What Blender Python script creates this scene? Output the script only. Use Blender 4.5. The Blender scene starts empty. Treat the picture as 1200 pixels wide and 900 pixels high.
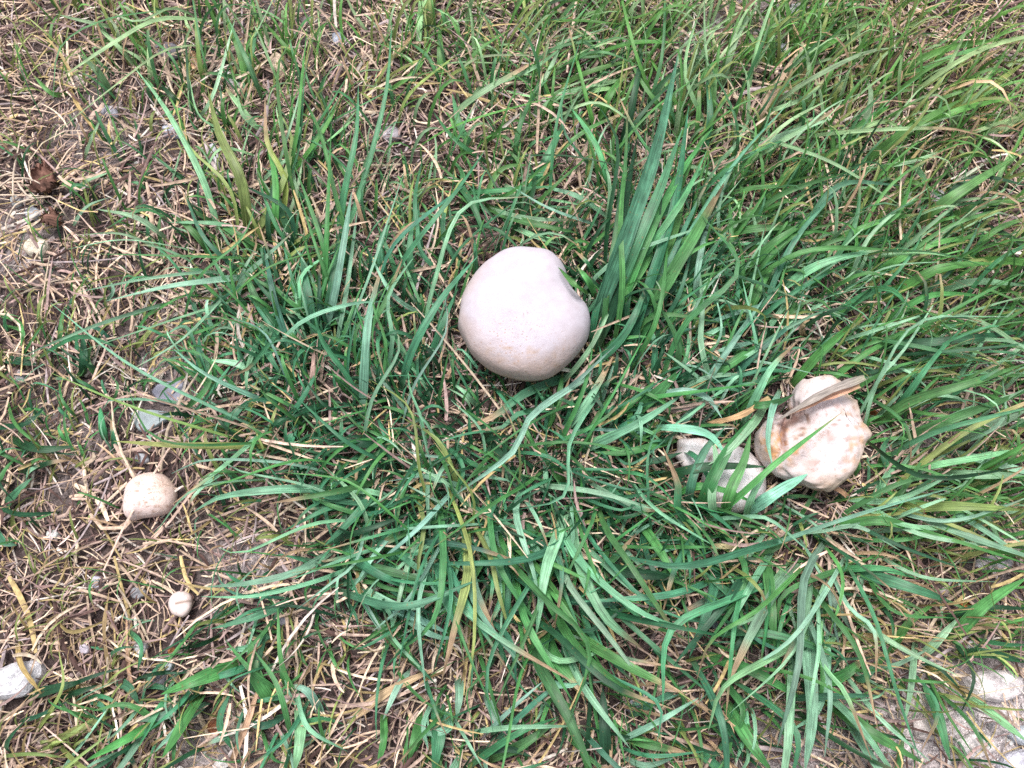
import bpy, math, random
import numpy as np

random.seed(7)
rng = np.random.default_rng(7)
scene = bpy.context.scene

# ------------------------------------------------------------------ camera
TILT = math.radians(20.0)      # away from straight down
DIST = 0.75
TANH = 0.56                    # half width / distance
cam_data = bpy.data.cameras.new("camera")
cam_data.sensor_width = 36.0
cam_data.lens = 18.0 / TANH
cam_data.clip_start = 0.02
cam_data.clip_end = 500.0
cam = bpy.data.objects.new("camera", cam_data)
scene.collection.objects.link(cam)
FWD = np.array([0, math.sin(TILT), -math.cos(TILT)])
UPV = np.array([0, math.cos(TILT), math.sin(TILT)])
CAM = -DIST * FWD
cam.location = CAM
cam.rotation_euler = (TILT, 0, 0)
scene.camera = cam

# ------------------------------------------------------------------ sky, sun
SUN_EL, SUN_AZ = math.radians(74), math.radians(-25)    # azimuth from +Y towards +X
world = bpy.data.worlds.new("World")
scene.world = world
world.use_nodes = True
wn = world.node_tree
for n in list(wn.nodes):
    wn.nodes.remove(n)
sky = wn.nodes.new("ShaderNodeTexSky")
sky.sky_type = 'NISHITA'
sky.sun_disc = False
sky.sun_elevation = SUN_EL
sky.sun_rotation = SUN_AZ
sky.dust_density = 4.0
sky.air_density = 1.0
hs = wn.nodes.new("ShaderNodeHueSaturation")
hs.inputs["Saturation"].default_value = 0.35
bg = wn.nodes.new("ShaderNodeBackground")
bg.inputs["Strength"].default_value = 0.085
wo = wn.nodes.new("ShaderNodeOutputWorld")
wn.links.new(sky.outputs[0], hs.inputs["Color"])
wn.links.new(hs.outputs[0], bg.inputs["Color"])
wn.links.new(bg.outputs[0], wo.inputs["Surface"])
sun_data = bpy.data.lights.new("sun", 'SUN')
sun_data.energy = 1.5
sun_data.angle = math.radians(24)
sun_data.color = (1.0, 0.96, 0.92)
sun = bpy.data.objects.new("sun", sun_data)
scene.collection.objects.link(sun)
sun.rotation_euler = (math.pi / 2 - SUN_EL, 0, math.pi - SUN_AZ)
sun.location = (0, 0, 5)

scene.view_settings.view_transform = 'Standard'
scene.view_settings.look = 'None'
scene.view_settings.gamma = 1.0
scene.view_settings.use_curve_mapping = False
scene.view_settings.exposure = 1.2
scene.cycles.use_denoising = False
scene.cycles.max_bounces = 5
scene.cycles.diffuse_bounces = 3
scene.cycles.glossy_bounces = 2
scene.cycles.transmission_bounces = 3

# ------------------------------------------------------------------ helpers
MPP = 2 * TANH * DIST / 1200.0      # metres per photo pixel at the centre

_f = rng.uniform(6, 34, (14, 2)) * rng.choice([-1, 1], (14, 2))
_ph = rng.uniform(0, 6.28, 14)
_am = 0.010 / np.hypot(_f[:, 0], _f[:, 1]) ** 0.9
DIPS = []


def ground_z(x, y):
    x = np.asarray(x, float); y = np.asarray(y, float)
    z = np.zeros(np.broadcast(x, y).shape)
    for (a, b), p, m in zip(_f, _ph, _am * 2.2):
        z = z + m * np.sin(a * x + b * y + p)
    for dx, dy, r, d in DIPS:
        z = z - d * np.exp(-((x - dx) ** 2 + (y - dy) ** 2) / (r * r))
    return z


def unproject(px, py, z=0.0):
    px = np.asarray(px, float); py = np.asarray(py, float)
    dx = (px - 600) / 600 * TANH
    dy = (450 - py) / 600 * TANH
    d = FWD + dx[..., None] * np.array([1, 0, 0]) + dy[..., None] * UPV
    t = (np.asarray(z) - CAM[2]) / d[..., 2]
    return CAM + t[..., None] * d


def up1(px, py, z=0.0):
    return unproject(np.array([px]), np.array([py]), np.array([z]))[0]


for hx, hy, r, d in ((113, 258, .012, .014), (688, 290, .012, .012), (255, 835, .012, .008)):
    q = up1(hx, hy)
    DIPS.append((q[0], q[1], r, d))


def tag(o, label=None, cat=None, group=None, kind=None):
    if label: o["label"] = label
    if cat: o["category"] = cat
    if group: o["group"] = group
    if kind: o["kind"] = kind
    return o


def empty(name, loc):
    o = bpy.data.objects.new(name, None)
    o.empty_display_size = 0.02
    o.location = loc
    scene.collection.objects.link(o)
    return o


def mesh_obj(name, verts, faces, mat, parent=None, loc=(0, 0, 0), cols=None, st=None, smooth=True):
    """faces: (n,4) or (n,3) int array, or a list"""
    verts = np.asarray(verts, np.float32)
    me = bpy.data.meshes.new(name)
    if isinstance(faces, np.ndarray):
        n, k = faces.shape
        me.vertices.add(len(verts))
        me.vertices.foreach_set("co", verts.ravel())
        me.loops.add(n * k)
        me.loops.foreach_set("vertex_index", faces.astype(np.int32).ravel())
        me.polygons.add(n)
        me.polygons.foreach_set("loop_start", np.arange(0, n * k, k, dtype=np.int32))
        me.polygons.foreach_set("use_smooth", np.full(n, smooth))
        me.update(calc_edges=True)
    else:
        me.from_pydata(verts.tolist(), [], faces)
        me.polygons.foreach_set("use_smooth", np.full(len(me.polygons), smooth))
        me.update()
    if cols is not None:
        c = np.ones((len(verts), 4), np.float32)
        c[:, :3] = cols
        a = me.attributes.new("Col", 'FLOAT_COLOR', 'POINT')
        a.data.foreach_set("color", c.ravel())
    if st is not None:
        a = me.attributes.new("st", 'FLOAT_VECTOR', 'POINT')
        a.data.foreach_set("vector", np.asarray(st, np.float32).ravel())
    if mat: me.materials.append(mat)
    o = bpy.data.objects.new(name, me)
    scene.collection.objects.link(o)
    o.location = loc
    if parent: o.parent = parent
    return o


# ------------------------------------------------------------------ materials
class NT:
    def __init__(self, name):
        self.m = bpy.data.materials.new(name)
        self.m.use_nodes = True
        self.t = self.m.node_tree
        self.b = self.t.nodes["Principled BSDF"]
        self.out = self.t.nodes["Material Output"]

    def n(self, typ, **kw):
        nd = self.t.nodes.new(typ)
        for k, v in kw.items():
            if k.startswith("i_"):
                nd.inputs[k[2:].replace("_", " ")].default_value = v
            else:
                setattr(nd, k, v)
        return nd

    def l(self, a, b):
        self.t.links.new(a, b)

    def mix(self, fac, a, b, mode='MIX'):
        nd = self.t.nodes.new("ShaderNodeMix")
        nd.data_type = 'RGBA'
        nd.blend_type = mode
        for sock, v in ((nd.inputs[0], fac), (nd.inputs[6], a), (nd.inputs[7], b)):
            if isinstance(v, bpy.types.NodeSocket): self.l(v, sock)
            elif isinstance(v, (int, float)): sock.default_value = v
            else: sock.default_value = (*v, 1)
        return nd.outputs[2]

    def ramp(self, src, stops):
        nd = self.t.nodes.new("ShaderNodeValToRGB")
        cr = nd.color_ramp
        while len(cr.elements) < len(stops): cr.elements.new(0.5)
        for e, (p, c) in zip(cr.elements, stops):
            e.position = p
            e.color = (*c, 1) if not isinstance(c, (int, float)) else (c, c, c, 1)
        self.l(src, nd.inputs[0])
        return nd.outputs[0]

    def noise(self, vec, scale, detail=4, rough=0.6):
        nd = self.n("ShaderNodeTexNoise")
        nd.inputs["Scale"].default_value = scale
        nd.inputs["Detail"].default_value = detail
        nd.inputs["Roughness"].default_value = rough
        if vec is not None: self.l(vec, nd.inputs["Vector"])
        return nd.outputs[0]

    def bump(self, h, strength, dist):
        nd = self.n("ShaderNodeBump")
        nd.inputs["Strength"].default_value = strength
        nd.inputs["Distance"].default_value = dist
        self.l(h, nd.inputs["Height"])
        self.l(nd.outputs[0], self.b.inputs["Normal"])
        return nd.outputs[0]


def mat_blade(name, rough, transl, spec):
    k = NT(name)
    at = k.n("ShaderNodeAttribute", attribute_name="Col")
    st = k.n("ShaderNodeAttribute", attribute_name="st")
    geo = k.n("ShaderNodeNewGeometry")
    # parallel veins along the blade: noise stretched along its length
    mp = k.n("ShaderNodeMapping")
    mp.inputs["Scale"].default_value = (7.0, 1.2, 60.0)
    k.l(st.outputs["Vector"], mp.inputs["Vector"])
    ns = k.noise(mp.outputs[0], 1.0, 2, 0.6)
    veins = k.ramp(ns, [(0.3, 0.50), (0.5, 0.95), (0.7, 1.55)])
    patch = k.noise(geo.outputs["Position"], 70, 2, 0.6)
    pr = k.ramp(patch, [(0.3, 0.72), (0.7, 1.22)])
    c = k.mix(1.0, at.outputs["Color"], veins, 'MULTIPLY')
    c = k.mix(1.0, c, pr, 'MULTIPLY')
    speck = k.noise(geo.outputs["Position"], 420, 2, 0.5)
    sp = k.ramp(speck, [(0.66, 0.0), (0.74, 0.55)])
    c = k.mix(sp, c, (0.24, 0.17, 0.07))
    k.l(c, k.b.inputs["Base Color"])
    k.b.inputs["Roughness"].default_value = rough
    k.b.inputs["Specular IOR Level"].default_value = spec
    nrm = k.bump(ns, 0.35, 0.0006)
    tr = k.n("ShaderNodeBsdfTranslucent")
    k.l(c, tr.inputs["Color"])
    ms = k.n("ShaderNodeMixShader")
    ms.inputs[0].default_value = transl
    k.l(k.b.outputs[0], ms.inputs[1])
    k.l(tr.outputs[0], ms.inputs[2])
    k.l(ms.outputs[0], k.out.inputs["Surface"])
    return k.m


M_GRASS = mat_blade("grass_blade", 0.42, 0.26, 0.38)
M_DRY = mat_blade("dry_blade", 0.75, 0.12, 0.25)


def mat_straw():
    k = NT("straw")
    at = k.n("ShaderNodeAttribute", attribute_name="Col")
    geo = k.n("ShaderNodeNewGeometry")
    ns = k.noise(geo.outputs["Position"], 260, 3, 0.6)
    r = k.ramp(ns, [(0.3, 0.6), (0.7, 1.3)])
    k.l(k.mix(1.0, at.outputs["Color"], r, 'MULTIPLY'), k.b.inputs["Base Color"])
    k.b.inputs["Roughness"].default_value = 0.7
    k.b.inputs["Specular IOR Level"].default_value = 0.3
    return k.m


def mat_soil():
    k = NT("soil")
    at = k.n("ShaderNodeAttribute", attribute_name="Col")
    geo = k.n("ShaderNodeNewGeometry")
    n1 = k.noise(geo.outputs["Position"], 45, 3, 0.7)
    n2 = k.noise(geo.outputs["Position"], 380, 3, 0.75)
    n3 = k.noise(geo.outputs["Position"], 1400, 2, 0.6)
    c = k.ramp(n1, [(0.3, (0.6, 0.58, 0.6)), (0.5, (0.95, 0.95, 0.95)), (0.75, (1.2, 1.2, 1.18))])
    c = k.mix(1.0, at.outputs["Color"], c, 'MULTIPLY')
    c2 = k.ramp(n2, [(0.32, 0.35), (0.5, 0.95), (0.68, 1.5)])
    c = k.mix(1.0, c, c2, 'MULTIPLY')
    c3 = k.ramp(n3, [(0.35, 0.7), (0.65, 1.25)])
    c = k.mix(1.0, c, c3, 'MULTIPLY')
    k.l(c, k.b.inputs["Base Color"])
    k.b.inputs["Roughness"].default_value = 0.95
    k.b.inputs["Specular IOR Level"].default_value = 0.15
    h = k.mix(0.5, n2, n3)
    k.bump(h, 0.9, 0.004)
    return k.m


def mat_stone(name, scale=160, contrast=0.35, rough=0.75, bump=0.5):
    k = NT(name)
    at = k.n("ShaderNodeAttribute", attribute_name="Col")
    geo = k.n("ShaderNodeNewGeometry")
    n1 = k.noise(geo.outputs["Position"], scale, 6, 0.7)
    n2 = k.noise(geo.outputs["Position"], scale * 5, 4, 0.7)
    r = k.ramp(n1, [(0.3, 1 - contrast), (0.7, 1 + contrast)])
    r2 = k.ramp(n2, [(0.3, 1 - contrast * .6), (0.7, 1 + contrast * .6)])
    c = k.mix(1.0, at.outputs["Color"], r, 'MULTIPLY')
    c = k.mix(1.0, c, r2, 'MULTIPLY')
    dirt = k.ramp(k.noise(geo.outputs["Position"], 90, 5, 0.7), [(0.55, 0.0), (0.72, 0.6)])
    c = k.mix(dirt, c, (0.20, 0.15, 0.13))
    k.l(c, k.b.inputs["Base Color"])
    k.b.inputs["Roughness"].default_value = rough
    k.bump(k.mix(0.5, n1, n2), bump, 0.002)
    return k.m


def mat_cap(name, speck_amt=0.5, relief=0.35, patch=0.0):
    k = NT(name)
    at = k.n("ShaderNodeAttribute", attribute_name="Col")
    st = k.n("ShaderNodeAttribute", attribute_name="st")     # x: roughness of skin
    geo = k.n("ShaderNodeNewGeometry")
    n1 = k.noise(geo.outputs["Position"], 120, 5, 0.65)
    r = k.ramp(n1, [(0.3, (0.90, 0.87, 0.86)), (0.6, (1.0, 1.0, 1.0))])
    c = k.mix(1.0, at.outputs["Color"], r, 'MULTIPLY')
    v = k.n("ShaderNodeTexVoronoi")
    v.inputs["Scale"].default_value = 330
    k.l(geo.outputs["Position"], v.inputs["Vector"])
    big = k.noise(geo.outputs["Position"], 60, 3, 0.6)
    sep = k.n("ShaderNodeSeparateXYZ")
    k.l(st.outputs["Vector"], sep.inputs[0])
    f1 = k.ramp(v.outputs["Distance"], [(0.10, 1.0), (0.28, 0.0)])
    f2 = k.ramp(big, [(0.40, 0.0), (0.55, 1.0)])
    mu = k.n("ShaderNodeMath", operation='MULTIPLY'); k.l(f1, mu.inputs[0]); k.l(f2, mu.inputs[1])
    mu2 = k.n("ShaderNodeMath", operation='MULTIPLY'); k.l(mu.outputs[0], mu2.inputs[0]); k.l(sep.outputs[0], mu2.inputs[1])
    mu3 = k.n("ShaderNodeMath", operation='MULTIPLY'); k.l(mu2.outputs[0], mu3.inputs[0]); mu3.inputs[1].default_value = speck_amt
    c = k.mix(mu3.outputs[0], c, (0.36, 0.22, 0.15))
    if patch:
        pn = k.ramp(k.noise(geo.outputs["Position"], 95, 5, 0.78), [(0.50, 0.0), (0.56, patch), (0.75, patch)])
        fine = k.ramp(k.noise(geo.outputs["Position"], 260, 4, 0.75), [(0.50, 0.0), (0.60, 1.0)])
        pm = k.n("ShaderNodeMath", operation='MULTIPLY'); k.l(pn, pm.inputs[0]); k.l(fine, pm.inputs[1])
        c = k.mix(pm.outputs[0], c, (0.34, 0.19, 0.13))
    k.l(c, k.b.inputs["Base Color"])
    k.b.inputs["Roughness"].default_value = 0.62
    k.b.inputs["Specular IOR Level"].default_value = 0.3
    k.b.inputs["Subsurface Weight"].default_value = 0.0
    k.b.inputs["Subsurface Radius"].default_value = (1.0, 0.6, 0.45)
    k.b.inputs["Subsurface Scale"].default_value = 0.004
    n2 = k.noise(geo.outputs["Position"], 380, 4, 0.7)
    hh = k.mix(0.5, n1, n2)
    hv = k.mix(sep.outputs[0], 0.5 * np.ones(3), hh)
    k.bump(hv, relief, 0.0022)
    return k.m


M_STRAW = mat_straw()
M_SOIL = mat_soil()
M_STONE = mat_stone("stone", 160, 0.45, 0.8, 0.9)
M_SLATE = mat_stone("slate", 110, 0.22, 0.55, 0.35)
M_CAP = mat_cap("mushroom_skin", 0.75, 0.5)
M_CAP2 = mat_cap("torn_mushroom_skin", 0.9, 0.6, 0.45)
M_LEAF = mat_blade("dead_leaf", 0.8, 0.1, 0.2)

# ------------------------------------------------------------------ ground
def blob(px, py, patches):
    v = np.zeros(np.shape(px))
    for x, y, rx, ry, a in patches:
        v = np.maximum(v, a * np.exp(-(((px - x) / rx) ** 2 + ((py - y) / ry) ** 2)))
    return v


def project(P):
    d = P - CAM
    zf = d @ FWD
    return 600 + d[..., 0] / zf / TANH * 600, 450 - (d @ UPV) / zf / TANH * 600


PALE = [(1150, 850, 110, 85, 1.1), (1060, 870, 70, 50, .9), (930, 880, 70, 40, .55), (255, 880, 50, 35, .6), (200, 420, 40, 50, .45),
        (290, 660, 45, 40, .5), (20, 290, 50, 40, .5), (60, 520, 60, 60, .25), (110, 160, 50, 60, .35), (880, 20, 60, 50, .5),
        (830, 30, 40, 40, .5), (1110, 480, 40, 60, .4), (1180, 640, 40, 40, .5), (340, 20, 60, 40, .3), (870, 720, 30, 30, .4)]


def axis(half, fine, n_out, far):
    a = np.arange(-half, half + 1e-6, fine)
    o = half + np.geomspace(0.02, far, n_out)
    return np.concatenate([-o[::-1], a, o])


gx = axis(0.62, 0.0042, 22, 60)
gy = axis(0.56, 0.0042, 22, 60)
GX, GY = np.meshgrid(gx, gy)
fall = np.exp(-np.maximum(0, np.hypot(GX, GY) - 1.5) / 2.0)
GZ = ground_z(GX, GY) * fall
inner = (np.abs(GX) < 0.62) & (np.abs(GY) < 0.56)
GZ = GZ + np.where(inner, rng.normal(0, 0.0007, GX.shape), 0)
gv = np.stack([GX, GY, GZ], -1).reshape(-1, 3)
ny, nx = GX.shape
ii = np.arange(ny * nx).reshape(ny, nx)
gf = np.stack([ii[:-1, :-1], ii[:-1, 1:], ii[1:, 1:], ii[1:, :-1]], -1).reshape(-1, 4)
ppx, ppy = project(gv)
pale = np.where((np.abs(gv[:, 0]) < .62) & (np.abs(gv[:, 1]) < .56), blob(ppx, ppy, PALE), 0.15)[:, None]
soil_c = np.array([0.125, 0.092, 0.088]) * (1 - np.minimum(pale, 1)) + np.array([0.84, 0.75, 0.76]) * pale
g = mesh_obj("ground", gv, gf, M_SOIL, cols=soil_c)
tag(g, kind="structure")

# ------------------------------------------------------------------ ribbons
PAL = {
    'g': (0.080, 0.255, 0.082), 'b': (0.070, 0.245, 0.128), 'l': (0.230, 0.460, 0.305), 'd': (0.022, 0.090, 0.042),  # dark green is deepened to carry shade low in the turf
    'y': (0.270, 0.340, 0.110), 't': (0.520, 0.360, 0.230), 'w': (0.56, 0.58, 0.50), 'o': (0.42, 0.31, 0.15), 'k': (0.36, 0.28, 0.25),
}
TAN = np.array(PAL['t'])


def turf_tone(px, py):
    f = np.clip((430 - py) / 430, 0, 1) * .55 + np.clip((px - 830) / 350, 0, 1) * .22
    f = np.clip(f, 0, 1)
    return np.stack([1 + .75 * f, 1 + .14 * f, 1 - .42 * f], -1)


def norm(v):
    return v / np.maximum(np.linalg.norm(v, axis=-1, keepdims=True), 1e-9)


def ribbons(P, W, roll, fold=0.18):
    """P (n,k,3), W (n,k) full width, roll (n,k) angle: V-folded strips of three columns"""
    n, k, _ = P.shape
    T = np.empty_like(P)
    T[:, 1:-1] = P[:, 2:] - P[:, :-2]
    T[:, 0] = P[:, 1] - P[:, 0]
    T[:, -1] = P[:, -1] - P[:, -2]
    T = norm(T)
    up = np.zeros_like(P); up[..., 2] = 1
    # level side vector; for vertical parts fall back on the chord direction
    chord = P[:, -1] - P[:, 0]
    side0 = norm(np.cross(chord + np.array([1e-5, 0, 0]), np.array([0, 0, 1.0])))[:, None, :] * np.ones((1, k, 1))
    S = norm(side0 - (side0 * T).sum(-1, keepdims=True) * T)
    N = np.cross(S, T)
    c, s = np.cos(roll)[..., None], np.sin(roll)[..., None]
    S2 = S * c + N * s
    N2 = N * c - S * s
    h = (W * 0.5)[..., None]
    V = np.stack([P - S2 * h, P - N2 * h * 2 * fold, P + S2 * h], 2)        # n,k,3,3
    idx = np.arange(n * k * 3).reshape(n, k, 3)
    F = np.stack([idx[:, :-1, :-1], idx[:, :-1, 1:], idx[:, 1:, 1:], idx[:, 1:, :-1]], -1).reshape(-1, 4)
    return V, F


def profile(t, base=0.6, tip=3.0):
    return np.minimum(1.0, base + 1.7 * t) * np.clip(1 - t ** tip, 0, 1) ** 0.85


def spline(pts, k):
    """smooth resample of a polyline (m,3) at k points (Catmull-Rom)"""
    pts = np.asarray(pts, float)
    if len(pts) == 2:
        pts = np.array([pts[0], (pts[0] + pts[1]) / 2, pts[1]])
    m = len(pts)
    ext = np.vstack([2 * pts[0] - pts[1], pts, 2 * pts[-1] - pts[-2]])
    seg = np.linalg.norm(np.diff(pts, axis=0), axis=1)
    cum = np.concatenate([[0], np.cumsum(seg)]) / seg.sum()
    out = []
    for u in np.linspace(0, 1, k):
        i = min(np.searchsorted(cum, u, side='right') - 1, m - 2)
        f = (u - cum[i]) / max(cum[i + 1] - cum[i], 1e-9)
        p0, p1, p2, p3 = ext[i:i + 4]
        out.append(0.5 * (2 * p1 + (p2 - p0) * f + (2 * p0 - 5 * p1 + 4 * p2 - p3) * f ** 2 + (3 * p1 - p0 - 3 * p2 + p3) * f ** 3))
    return np.array(out)


def arch(t, hmax, peak=0.62, end=0.6):
    a = 1 - (1 - t / peak) ** 2
    b = 1 - ((t - peak) / (1 - peak)) ** 2 * (1 - end)
    return hmax * np.where(t < peak, a, b)


# hero blades: root first, tip last, photo pixels; width px; colour; optional height (m)
HERO = """
257,25 187,22 133,50 63,97|6|l
163,82 137,53 110,28|7|l
240,105 233,67 228,0|6|y
293,287 283,213 257,157 243,103|13|y
290,110 283,67 263,17|11|g
307,157 283,127 260,97|7|l
353,80 333,53 307,23|7|g
333,233 347,160 353,100 360,33|5|g
357,197 373,160 400,110|9|b
83,233 100,213 128,202|8|l
200,283 160,255 113,245|7|l
178,103 175,75 173,50|7|l
317,300 345,284 370,270|6|y
320,287 323,217 313,167|10|g
227,147 222,107 217,43|5|d
133,117 117,87 93,63|9|b
213,127 200,112 187,97|7|d
313,300 290,283 253,260|11|g
523,143 557,113 630,70|8|l
592,87 577,60 547,37|6|g
633,60 680,42 713,33|7|l
633,25 680,24 727,28|6|g
650,103 693,83 750,68|9|g
653,117 700,100 740,90|8|l
613,240 640,187 667,130|11|b
620,213 680,157 743,127|6|g
720,240 700,173 667,123|7|b
720,260 677,230 633,218|7|l
523,200 550,233 570,280|8|b
560,237 607,257 677,273|9|g
590,260 625,276 660,287|7|l
725,187 740,127 753,60|10|d
690,400 727,297 767,183 795,63|21|b|0.075
703,385 735,310 770,230 800,150|15|b|0.07
712,395 750,300 790,215 835,150|11|g|0.06
692,345 680,338 668,328 654,313|7|g|0.066|0.4
700,352 690,330 676,312|8|g|0.055
698,330 690,310 672,292|6|b|0.05
747,297 775,275 805,262|9|l
443,97 475,78 510,63|7|y
527,70 550,57 597,58|6|l
395,300 402,233 417,160 420,100|9|b
460,240 500,220 518,220|5|l
505,40 503,0 502,-30|11|y
517,97 516,60 515,30|9|g
850,50 856,20 862,-10|9|g
843,110 863,43 893,0|9|l
903,90 904,40 903,-10|11|g
1000,60 999,25 996,-10|7|g
790,170 800,110 820,47|7|l
833,167 837,100 845,40|9|g
822,190 832,140 828,80|8|b
833,203 907,163 980,137|10|l
893,133 943,97 1013,62 1060,55|9|l
927,83 960,58 993,40|11|g
973,133 978,110 982,83|9|y
967,140 975,167 973,197|7|g
987,187 1007,150 1043,123|13|g
1000,200 1067,150 1133,113|11|g
943,217 932,190 923,163|9|b
953,214 950,185 947,160|8|g
1040,180 1077,200 1090,233|9|b
1067,267 1117,230 1200,177|13|g
833,233 883,220 933,218|9|g
833,280 883,268 940,267|9|g
800,267 822,257 843,250|9|l
833,300 848,275 860,250|6|l
1040,257 1055,240 1070,223|9|w
1020,300 1030,280 1042,258|9|l
1040,262 1057,275 1073,293|9|b
1150,170 1175,150 1205,128|13|l
300,325 280,325 200,335 123,353|9|l
273,380 283,330 313,300 345,270|8|l
333,522 217,522 133,517|8|y
300,375 312,410 330,440|9|b
325,450 280,427 243,422|9|l
237,450 234,420 233,393|10|b
247,517 270,490 293,467|11|b
400,573 333,573 260,582 227,600|9|l
333,533 342,510 350,493|10|b
0,600 18,578 37,560|11|b
3,510 45,526 87,523|9|d
0,420 22,423 43,427|10|d
97,443 98,415 97,393|9|d
123,517 119,495 117,477|9|b
157,410 172,392 187,373|6|y
307,372 340,365 373,365|7|l
247,380 275,380 300,384|6|l
372,400 362,350 352,295|10|b
368,392 350,350 335,310|10|g
380,395 388,340 398,270|10|b
378,400 395,330 412,225|9|l
360,400 345,375 318,350|9|d
425,500 427,430 433,367 450,303|10|l|0.05
467,465 483,410 517,350 560,300|9|b
500,430 517,383 537,337|8|b
697,405 720,360 752,308|14|b
690,432 733,390 765,318|10|b
687,433 617,460 580,487 533,507|10|b|0.025
650,517 687,473 720,415|9|l
650,490 656,460 660,433|7|g
733,492 760,470 802,430|13|g
677,532 753,493 803,460|9|l
800,513 733,530 697,530|8|g
663,570 648,545 630,523|11|g
543,600 530,550 510,513 467,487|6|y
567,577 517,563 467,550|6|l
620,567 700,577 767,597|6|l
467,602 430,585 385,575|9|l
560,478 545,460 527,447|6|l
503,455 477,420 453,373|7|b
800,380 820,340 842,298|10|l
867,385 887,343 912,298|13|g
883,412 905,378 947,320|7|l
923,457 960,415 1013,367|11|g
817,430 850,410 893,398|8|l
807,457 850,430 890,403|13|g
867,505 890,457 907,427 935,400|9|l|0.055
1027,357 1100,315 1175,308|13|g
1000,408 1100,400 1205,388|10|d
1017,503 1067,470 1133,450 1205,425|10|g
1033,527 1100,497 1205,458|11|g
1107,523 1165,498 1205,480|13|l
1020,597 1035,565 1057,533|9|l
1087,557 1145,556 1205,558|10|l
1033,597 1120,593 1205,598|11|y
828,612 860,587 913,540 987,483|7|g|0.066|0.5
870,604 910,577 947,555|13|l|0.05|0.45
765,462 805,458 830,467 846,490|8|l|0.04|0.35
760,500 800,502 832,510 852,535|10|l|0.045|0.35
768,560 820,548 858,546 897,547|10|d|0.045|0.35
815,606 838,555 858,520 884,488|13|g|0.05|0.35
848,612 856,575 872,540 880,505|12|g|0.05|0.35
805,600 812,560 828,525 850,500|9|b|0.045|0.35
838,615 834,580 840,545 835,515|9|l|0.045|0.35
782,585 815,570 850,575 885,590|8|g|0.04|0.4
872,612 880,585 893,560 915,530|8|l|0.05|0.35
795,525 815,535 830,560 838,590|7|b|0.035|0.35
900,470 880,500 852,530 830,545|9|l|0.05|0.4
915,455 905,480 900,515 905,545|7|l|0.055|0.3
870,470 890,475 915,470 930,462|8|g|0.05|0.4
287,777 240,793 188,814|15|g
240,808 217,843 190,888|15|g
323,830 300,793 293,747|13|g
323,807 345,822 365,832|7|l
350,813 352,860 345,905|11|l
400,640 347,670 293,683 240,688|8|l
350,700 300,722 247,737|9|b
133,797 150,805 163,825|9|b
27,816 60,808 97,798|10|d
200,838 150,865 100,892|9|g
47,880 90,855 133,838|8|y
563,600 580,655 593,695|10|l
665,590 655,625 640,667 628,747|12|l
668,590 676,650 707,720 755,762|11|l
550,615 554,680 583,747|10|l
510,620 518,690 553,773|9|b
588,640 594,690 592,735|10|b
427,695 475,718 525,742|10|l
395,632 433,667 487,692|10|b
390,658 450,668 512,684|11|g
613,727 633,780 667,843 695,905|11|g
630,720 653,773 702,830|13|g
655,730 717,770 805,815|11|g
687,655 733,670 805,678|11|d
743,668 772,660 803,655|8|l
570,892 613,872 655,842|10|g
543,595 548,670 533,735 517,800|10|y
710,905 709,860 706,805|11|d
513,815 514,860 508,908|15|b
500,830 488,860 478,893|11|g
597,635 628,677 662,745|10|g
720,858 760,872 805,882|10|g
950,650 945,710 933,750 905,802|9|l
944,710 948,767 952,840 943,905|14|l
947,650 910,690 880,743 848,812|11|l
893,625 902,690 908,762|11|g
958,660 978,705 1008,752|8|l
983,665 1050,683 1115,705|12|b
840,650 834,700 808,770|10|b
1113,752 1155,708 1205,676|15|g
958,802 987,792 1018,768|11|g
960,812 1013,853 1085,896|13|g
848,818 877,867 905,905|13|g
1083,795 1100,840 1113,890|11|b
1130,812 1165,838 1205,870|12|l
1117,765 1160,766 1205,777|10|d
820,765 885,788 942,820|11|g
893,700 850,713 798,722|11|d
965,620 1030,610 1090,625|10|g
1000,585 1060,615 1130,620|9|l
745,605 770,640 800,690|10|g
700,560 735,590 790,600|10|b
450,560 420,600 380,640|10|b
480,590 430,590 370,585|10|b
520,600 470,625 425,650|11|g
600,590 620,620 640,640|10|b
460,520 420,520 380,505|9|d
400,470 360,480 320,500|9|d
420,420 400,380 385,340|9|d
560,500 590,540 600,580|9|d
720,520 760,540 800,530|9|d
780,400 800,350 830,310|10|g
760,380 770,330 800,270|10|b
870,330 900,290 960,250|11|g
900,350 960,310 1040,290|11|l
940,300 1000,270 1060,260|10|g
1010,330 1080,290 1150,275|10|g
1080,350 1140,330 1205,335|10|l
1100,260 1150,240 1205,235|10|g
1060,160 1120,130 1205,110|10|g
1030,100 1100,60 1180,45|9|g
1090,130 1140,115 1205,70|9|y
680,70 740,50 800,50|9|g
620,140 660,110 720,95|9|l
560,180 540,150 530,110|9|b
700,150 715,110 745,75|9|g
450,330 445,290 460,250|9|b
490,350 480,300 485,250|9|b
330,390 300,350 285,310|9|g
350,290 330,250 320,200|9|b
250,300 225,270 200,250|8|g
"""

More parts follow.
